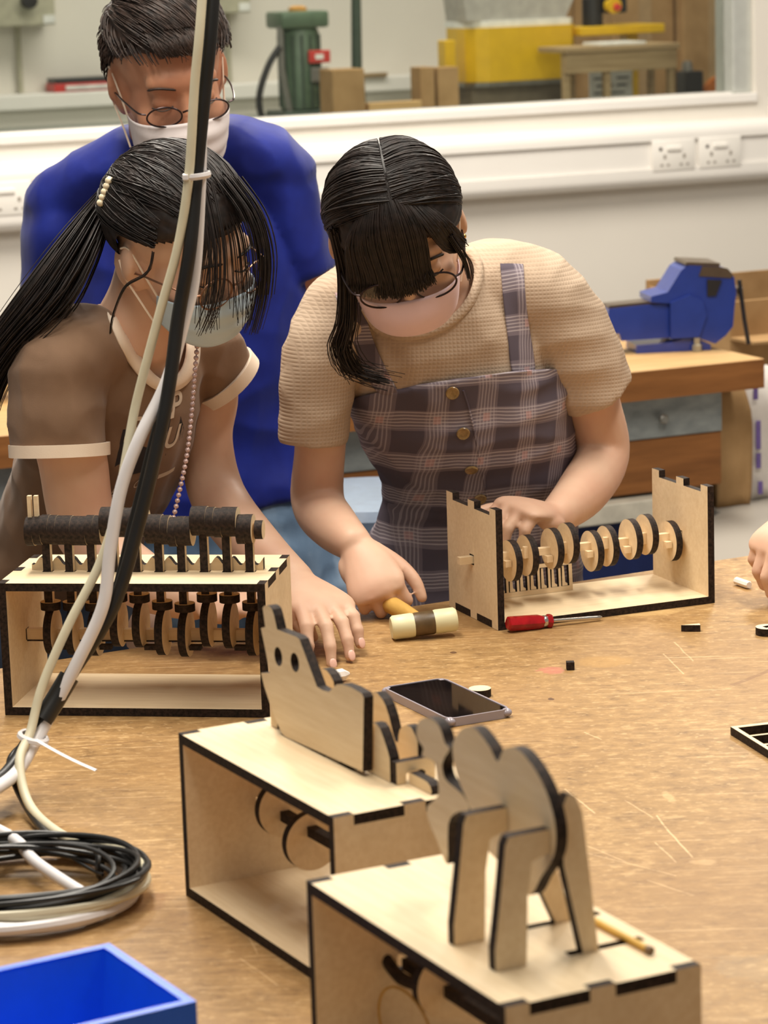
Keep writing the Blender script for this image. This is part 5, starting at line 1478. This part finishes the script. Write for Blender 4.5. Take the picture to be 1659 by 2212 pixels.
# ------------------------------------------------------------------ girl in the brown ringer shirt
def girl_left():
    g = thing('person', 'girl in brown shirt with cream trim and ponytail leaning over the table', 'person')
    M = place_head((.72, -.54, -.43), (.14, -.40, .90), 1.0, (0, 0, 0), (0, 0, 0)) @ Matrix.Diagonal((.97, .90, .86, 1))
    M = Matrix.Translation(at(276, 566, 3.355) - M @ Vector((-.0775, .012, -.010))) @ M
    SD = Vector((.62, .78, 0))
    b = MB()
    head_parts(b, M)
    nb = at(285, 690, 3.465)
    loft(b, [M @ Vector((0, .028, -.050)), (M @ Vector((0, .018, -.085)) * .55 + nb * .45), nb + Vector((0, .0, -.02))], [.050, .049, .058], [.054, .052, .052], SD, 20, 4)
    T_ = [at(120, 1330, 3.66), at(150, 1150, 3.62), at(215, 1000, 3.565), at(245, 880, 3.525), at(262, 790, 3.495), at(275, 740, 3.48), at(283, 705, 3.47)]
    loft(b, T_, [.12, .098, .10, .105, .105, .085, .05], [.085, .072, .078, .08, .066, .055, .045], SD)
    limb(b, [at(165, 770, 3.40), at(140, 880, 3.385), at(158, 1000, 3.385), at(190, 1150, 3.39), at(300, 1250, 3.345), at(420, 1298, 3.30)], [.042, .044, .0425, .040, .036, .025])
    limb(b, [at(430, 760, 3.585), at(452, 850, 3.60), at(446, 950, 3.595), at(472, 1075, 3.565), at(560, 1190, 3.465), at(641, 1257, 3.372)], [.038, .038, .034, .0365, .0335, .0235])
    legs(b, at(110, 1380, 3.68), 3.78, .085)
    w1 = at(641, 1257, 3.372)
    hm = basis(at(703, 1316, 3.285) - w1, (.12, -.10, .98), w1)
    tips = hand_parts(b, hm, [(22, 30, 20), (15, 28, 18), (13, 26, 18), (15, 28, 18)], mirror=True, thumb=(-14, -6, 0), thumb_out=22, spread=6, s=1.08)
    w2 = at(420, 1298, 3.30)
    hand_parts(b, basis((.95, -.1, -.04), (.1, -.2, .97), w2), [(20, 30, 20)] * 4, thumb=(20, 20, 15))
    organic('body', b, .0027, 7, skin_f, g, keep=[(hm @ Vector((.10, 0, -.01)), .11)])
    add_nails(tips[:4], g)
    face_details(M, g, hair_b)
    # shirt
    s = MB()
    loft(s, [at(120, 1240, 3.645)] + T_[1:], [.118, .110, .116, .121, .118, .100, .064], [.092, .086, .094, .096, .080, .066, .054], SD, cap0=False, cap1=False)
    sl1 = [at(205, 745, 3.43), at(150, 775, 3.405), at(122, 850, 3.385), at(128, 972, 3.378)]
    loft(s, sl1, [.052, .060, .058, .0545], [.052, .060, .058, .056], (.9, .3, 0), cap1=False)
    sl2 = [at(370, 725, 3.55), at(420, 745, 3.575), at(455, 785, 3.595), at(480, 818, 3.603)]
    loft(s, sl2, [.050, .054, .050, .047], [.050, .054, .050, .047], (.5, .8, 0), cap1=False)
    so = organic('shirt', s, .0042, 4, brown_t, g, wrinkles(.0052, (((11, 11, 20), .8), ((22, 22, 9), .5)), 5.0))
    # cream trims: neck band and cuffs
    bsh = surf(so)
    neckline(so, bsh, [(240, 652), (253, 692), (276, 745), (308, 795), (348, 828), (384, 816), (404, 780), (408, 735)], [(400, 640), (330, 570), (260, 560)], 26, cream_t, g, 'neck_band')
    m = MB(); loft(m, [at(128, 958, 3.379), at(129, 985, 3.377)], [.0615, .0612], [.0632, .0630], (.9, .3, 0), 36, 3, False, False); m.build('sleeve_cuff', cream_t, g, smooth=True)
    m = MB(); loft(m, [at(473, 810, 3.601), at(490, 830, 3.606)], [.0525, .052], [.0525, .052], (.5, .8, 0), 36, 3, False, False); m.build('sleeve_cuff', cream_t, g, smooth=True)
    # jeans
    j = MB()
    loft(j, [at(115, 1215, 3.648), at(112, 1330, 3.665), at(110, 1420, 3.69)], [.118, .135, .135], [.093, .110, .112], SD, 30, 5, True, True)
    hp_ = at(110, 1400, 3.69)
    for s_ in (-1, 1):
        h = Vector((hp_.x + s_ * .072, hp_.y, hp_.z)); loft(j, [h, Vector((h.x, 3.74, .48)), Vector((h.x, 3.79, .08))], [.085, .068, .058], [.090, .070, .060], (1, 0, 0), 24, 5)
    organic('jeans', j, .006, 4, denim_d, g, wrinkles(.003, (((14, 14, 20), .8),), 2.0))
    # chest print
    fc = at(362, 955, 3.44)
    nrm = Vector((.70, -.68, .18)).normalized()
    FM = basis(Vector((.68, .72, .10)), nrm, fc)
    bvh = bsh
    pw = plain('print_cream', srgb(206, 188, 168), .8, var=.1); pd = plain('print_dark', srgb(38, 32, 34), .8)
    def lay(me, name, mat, lift):
        bm = bmesh.new(); bm.from_mesh(me)
        for v_ in bm.verts:
            w_ = FM @ v_.co
            h = bvh.ray_cast(w_ + nrm * .10, -nrm, .30)
            v_.co = (h[0] + nrm * lift) if h[0] is not None else w_
        bm.to_mesh(me); bm.free(); me.materials.clear(); me.materials.append(mat)
        o = bpy.data.objects.new(name, me); COL.objects.link(o); o.parent = g
        return o
    def flat(outline):
        bm = bmesh.new(); vs_ = [bm.verts.new((x, y, 0)) for x, y in outline]; bm.faces.new(vs_)
        bmesh.ops.triangulate(bm, faces=bm.faces[:]); bmesh.ops.subdivide_edges(bm, edges=bm.edges[:], cuts=3, use_grid_fill=True)
        me = bpy.data.meshes.new('shirt_print'); bm.to_mesh(me); bm.free(); return me
    lay(flat([(-.050, -.030), (.045, -.034), (.050, .006), (.038, .024), (-.044, .030)]), 'print_patch', pd, .0014)
    def words(t_, x, y, size, shear=0.0):
        cu = bpy.data.curves.new('txt', 'FONT'); cu.body = t_; cu.size = size; cu.shear = shear; cu.align_x = 'CENTER'; cu.offset = .0006 if size > .02 else 0
        ob = bpy.data.objects.new('txt', cu); COL.objects.link(ob)
        dg = bpy.context.evaluated_depsgraph_get(); dg.update()
        me = bpy.data.meshes.new_from_object(ob.evaluated_get(dg)); bpy.data.objects.remove(ob)
        for v_ in me.vertices: v_.co.x += x; v_.co.y += y
        lay(me, 'print_lettering', pw, .0026)
    words('UP', .012, .026, .044, .2)
    words('S', -.034, .012, .040, .1); words('PU', .014, -.010, .036, .25)
    words('EV', -.036, -.052, .013); words('OP', -.008, -.050, .013)
    lay(flat([(.016, -.047), (.052, -.045), (.052, -.040), (.016, -.042)]), 'print_line', pw, .0022)
    # bead chain hanging from the neck
    bd = plain('pearl_beads', srgb(196, 168, 164), .25, metal=.3)
    bc = bez([at(430, 700, 3.40), at(423, 780, 3.385), at(414, 890, 3.38), at(404, 980, 3.375), at(388, 1060, 3.37), at(372, 1130, 3.365)], 36)
    m = MB()
    for q in bc: m.ell(q, (.0031, .0031, .0031), nu=12, nv=8)
    m.tube([Vector(q) for q in bc], .0010, 6)
    ch = m.build('bead_chain', bd, g, smooth='all'); ch['kind'] = 'stuff'
    # glasses and mask
    glasses(M, g, gl_gold, 'round thin rose gold glasses', .0245, .0225)
    bm_ = plain('pale_blue_mask_fabric', srgb(186, 206, 220), .75, var=.04)
    face_mask(M, g, bm_, 'pale blue pleated face mask', pleat=.0016)
    # hair
    test = lambda d: (d.z - (.40 - .46 * (1 - abs(d.y)) * abs(d.x) - .10 * max(0, -d.y))) if d.y < .12 else d.z + .45
    hair_cap('hair_cap', M, hair_b, g, .013, test, 6.0, .0022)
    tie = np.array([-.10, 1.0, .10])          # where the ponytail is gathered
    S_, E_ = [], []
    for k in range(2600):
        a = RNG.uniform(0, 2 * math.pi); f = RNG.uniform(0, 1)
        if k % 2: S_.append((RNG.uniform(-.95, .95), -.62 + RNG.normal(0, .05), .75))
        else:
            s_ = 1 if k % 4 else -1
            S_.append((s_ * 1.0, -.35 + .6 * RNG.uniform(-.2, 1), .12 + .45 * RNG.uniform(-.1, 1)))
        E_.append(tie + RNG.normal(0, .10, 3))
    strands('hair_locks', to_world(M, flow(S_, E_, 14, .0120, .0135, .0035)), .0011, .0009, hair_b, g)
    Pt = []
    t0 = M @ Vector(on_skull(tie[None], np.array([.012]))[0])
    for k in range(620):
        j = np.clip(RNG.normal(0, 1, 3), -1.9, 1.9) * np.array([.010, .012, .008]); f = RNG.uniform(.55, 1.0)
        c_ = np.array([tuple(t0 + Vector((.015, -.005, .01))), tuple(at(212, 462, 3.44)), tuple(at(165, 545, 3.41)), tuple(at(105, 640, 3.39)), tuple(at(25, 730, 3.39)), tuple(at(-50, 850, 3.42)), tuple(at(-90, 980, 3.46))])
        c_ += j * np.array([.35, .8, 1.25, 1.5, 1.2, 1.5, 1.8])[:, None]
        n_ = 5 if f < .7 else 7
        Pt.append(bez([Vector(q) for q in c_[:n_]], 18))
    strands('ponytail', Pt, .0014, .0006, hair_b, g)
    # loose fringe over the brow and long face-framing locks
    Fr = []
    for k in range(46):
        u = RNG.uniform(-1, 1)
        st_ = on_skull(np.array([[u * .30, -.52, .80]]), np.array([.012]))[0]
        md = on_skull(np.array([[u * .55, -.92, .35]]), np.array([.016]))[0]
        a0 = M @ Vector(st_); a1 = M @ Vector(md)
        low = RNG.uniform(.3, 1)
        a2 = M @ Vector((u * .060, -.112 + .03 * u * u, .010)) + Vector((0, 0, -.01))
        a3 = a2 + Vector((.002 * u, -.004, -.055 * low)) + Vector(RNG.normal(0, .003, 3))
        Fr.append(bez([a0, a1, a2, a3], 14))
    strands('fringe', Fr, .0010, .0004, hair_b, g)
    for nm, pts, n_ in (('face_lock', [(492, 385, 3.34), (545, 460, 3.33), (570, 550, 3.33), (566, 640, 3.335), (548, 715, 3.34)], 55),
                        ('face_lock', [(440, 400, 3.28), (462, 500, 3.265), (470, 590, 3.262), (460, 660, 3.265), (438, 715, 3.27)], 22),
                        ('ear_wisp', [(330, 545, 3.30), (318, 590, 3.30), (270, 620, 3.31), (244, 680, 3.33), (238, 720, 3.34)], 10)):
        Lk = []
        for k in range(n_):
            j = RNG.normal(0, 1, 3) * np.array([.0055, .005, .003]) * (1 if n_ > 20 else .2)
            c_ = np.array([tuple(at(*p_)) for p_ in pts]) + j * np.linspace(1.2, 1.0, len(pts))[:, None]
            q_ = 5 if RNG.uniform() < .6 else 4
            Lk.append(bez([Vector(x) for x in c_[:q_]], 14))
        strands(nm, Lk, .0011 if n_ > 20 else .0006, .0004, hair_b, g)
    # hair clip
    cl = plain('clip_enamel', srgb(232, 216, 184), .25, var=.25, scale=200)
    m = MB()
    for k in range(5):
        q = at(236 - 4.5 * k, 390 + 12 * k, 3.36)
        m.ell(q, (.0052, .0046, .0046), nu=12, nv=8)
    m.tube([at(239, 382, 3.36), at(216, 442, 3.36)], .0032, 8)
    m.build('hair_clip', cl, g, smooth='all')
    return g
girl_left()
# ------------------------------------------------------------------ man in the blue shirt
def man():
    g = thing('person', 'man in a royal blue T-shirt standing behind, looking down', 'person')
    M = headM((-.277, 3.946, 1.527), (.30, -.86, -.42), (.03, -.44, .90)) @ Matrix.Scale(.99, 4)
    b = MB()
    head_parts(b, M)
    nb = at(372, 330, 4.06)
    loft(b, [M @ Vector((0, .030, -.050)), (M @ Vector((0, .028, -.08)) + nb) / 2 + Vector((0, .01, 0)), nb + Vector((0, 0, -.03))], [.055, .058, .068], [.058, .058, .062], (1, 0, 0), 20, 4)
    T_ = [at(440, 1120, 4.12), at(435, 960, 4.12), at(410, 780, 4.11), at(390, 600, 4.10), at(378, 470, 4.09), at(372, 390, 4.08)]
    loft(b, T_, [.15, .14, .15, .16, .15, .07], [.10, .10, .11, .11, .09, .06], (1, .1, 0))
    limb(b, [at(600, 400, 4.10), at(640, 520, 4.11), at(648, 650, 4.13), at(655, 780, 4.20), at(600, 920, 4.28), at(500, 980, 4.30)], [.05, .050, .041, .040, .036, .026])
    limb(b, [at(150, 450, 4.08), at(124, 590, 4.09), at(126, 720, 4.11), at(150, 840, 4.20), at(230, 940, 4.29), at(350, 985, 4.32)], [.045, .042, .038, .038, .036, .026])
    hand_parts(b, basis((-1, .1, -.1), (0, 1, 0), at(500, 980, 4.30)), [(20, 30, 20)] * 4, s=1.05)
    hand_parts(b, basis((1, .1, -.1), (0, 1, 0), at(350, 985, 4.32)), [(20, 30, 20)] * 4, mirror=True, s=1.05)
    legs(b, at(445, 1200, 4.13), 4.16, .10)
    organic('body', b, .0036, 5, skin_m, g)
    face_details(M, g, hair_m)
    s = MB()
    loft(s, [at(470, 1105, 4.115)] + T_[1:] + [at(372, 345, 4.075)], [.190, .182, .184, .180, .150, .10, .068], [.128, .126, .132, .130, .112, .085, .062], (1, .1, 0), 40, 6, False, False)
    loft(s, [at(120, 450, 4.09), at(190, 405, 4.085), at(280, 352, 4.08), at(385, 330, 4.08), at(490, 330, 4.085), at(570, 340, 4.095), at(620, 380, 4.10)], [.050, .052, .052, .050, .052, .050, .046], [.060, .070, .075, .070, .072, .068, .060], (0, 0, 1), 24, 5)
    loft(s, [at(560, 390, 4.10), at(605, 400, 4.10), at(638, 490, 4.105), at(664, 590, 4.112)], [.048, .050, .048, .046], [.056, .062, .060, .056], (1, 0, .3), cap1=False)
    loft(s, [at(190, 450, 4.085), at(135, 470, 4.085), at(116, 590, 4.09), at(118, 760, 4.10)], [.046, .049, .050, .049], [.055, .062, .062, .058], (1, 0, -.1), cap1=False)
    organic('tshirt', s, .005, 5, blue_t, g, wrinkles(.0075, (((8, 8, 13), .8), ((15, 15, 7), .6)), 9.0))
    MB().tube([nb + Vector((math.cos(a) * .074, math.sin(a) * .064 - .002, .012 - .018 * (math.sin(a) < 0) * abs(math.sin(a)))) for a in (2 * math.pi * k / 40 for k in range(40))], .007, 8, closed=True).build('collar', blue_t, g, smooth=True)
    # jeans
    j = MB()
    loft(j, [at(480, 1075, 4.12), at(490, 1180, 4.125), at(495, 1270, 4.13)], [.170, .186, .188], [.12, .135, .135], (1, .1, 0), 30, 5)
    hp_ = at(495, 1250, 4.13)
    for s_ in (-1, 1):
        h = Vector((hp_.x + s_ * .098, hp_.y, hp_.z)); loft(j, [h, Vector((h.x, 4.15, .48)), Vector((h.x, 4.17, .07))], [.098, .078, .068], [.105, .080, .072], (1, 0, 0), 24, 5)
    organic('jeans', j, .006, 4, denim_l, g, wrinkles(.0045, (((14, 14, 24), .8), ((24, 24, 12), .4)), 4.0))
    glasses(M, g, gl_dark, 'half rim dark glasses', .0240, .0140, y0=-.108, z0=-.012)
    wm_ = plain('white_mask_fabric', srgb(232, 224, 224), .75, var=.03)
    face_mask(M, g, wm_, 'white pleated face mask', pleat=.0020, wide=1.05, z_top=-.022)
    test = lambda d: (d.z - (.46 - .50 * (1 - abs(d.y)) * abs(d.x))) if d.y < .1 else d.z + .30 + .2 * d.y
    hair_cap('hair_cap', M, hair_m, g, .012, test, 12.0, .0030)
    S_, E_ = [], []
    for k in range(3600):
        d = RNG.normal(size=3); d /= np.linalg.norm(d)
        if test(Vector(d)) < .02: d = np.array([d[0] * .6, -.55 + .3 * RNG.uniform(), .9])
        e = d + np.array([.30 * (1 if d[2] > .5 else 0), -.35 * (1 if d[2] > .35 else .1), -.12])
        S_.append(d); E_.append(e)
    strands('hair_locks', to_world(M, flow(S_, E_, 7, .010, .0165, .002)), .0012, .0005, hair_m, g)
    Fr = []
    for k in range(420):
        u = RNG.uniform(-1, 1)
        a0 = on_skull(np.array([[u * .5 - .1, -.45, .85]]), np.array([.013]))[0]
        a1 = on_skull(np.array([[u * .58 + .05, -.88, .56]]), np.array([.018]))[0]
        a2 = on_skull(np.array([[u * .55 + .16, -.97, .36 + .08 * RNG.uniform()]]), np.array([.016]))[0]
        Fr.append(bez([a0, a1, a2], 9))
    strands('fringe', to_world(M, Fr), .0014, .0005, hair_m, g)
    return g
man()
# ------------------------------------------------------------------ hand reaching in from the right
def reaching():
    g = thing('person', 'person reaching in from the right edge, only one hand visible', 'person')
    b = MB()
    w_ = at(1752, 1090, 3.50)
    limb(b, [at(2050, 1000, 3.72), at(1900, 1090, 3.60), at(1752, 1090, 3.50)], [.044, .040, .027])
    hm = basis((-.62, -.45, -.50), (-.35, -.30, .88), w_)
    hand_parts(b, hm, [(28, 44, 28), (32, 46, 28), (36, 50, 30), (40, 52, 32)], thumb=(25, 20, 15), spread=6)
    organic('body', b, .0026, 5, skin_f, g, keep=[(hm @ Vector((.09, 0, -.01)), .10)])
    s = MB(); loft(s, [at(2300, 870, 3.88), at(2080, 985, 3.735), at(1990, 1032, 3.68)], [.07, .06, .055], [.07, .06, .055], (0, 0, 1))
    organic('sleeve', s, .006, 3, brown_t, g)
reaching()
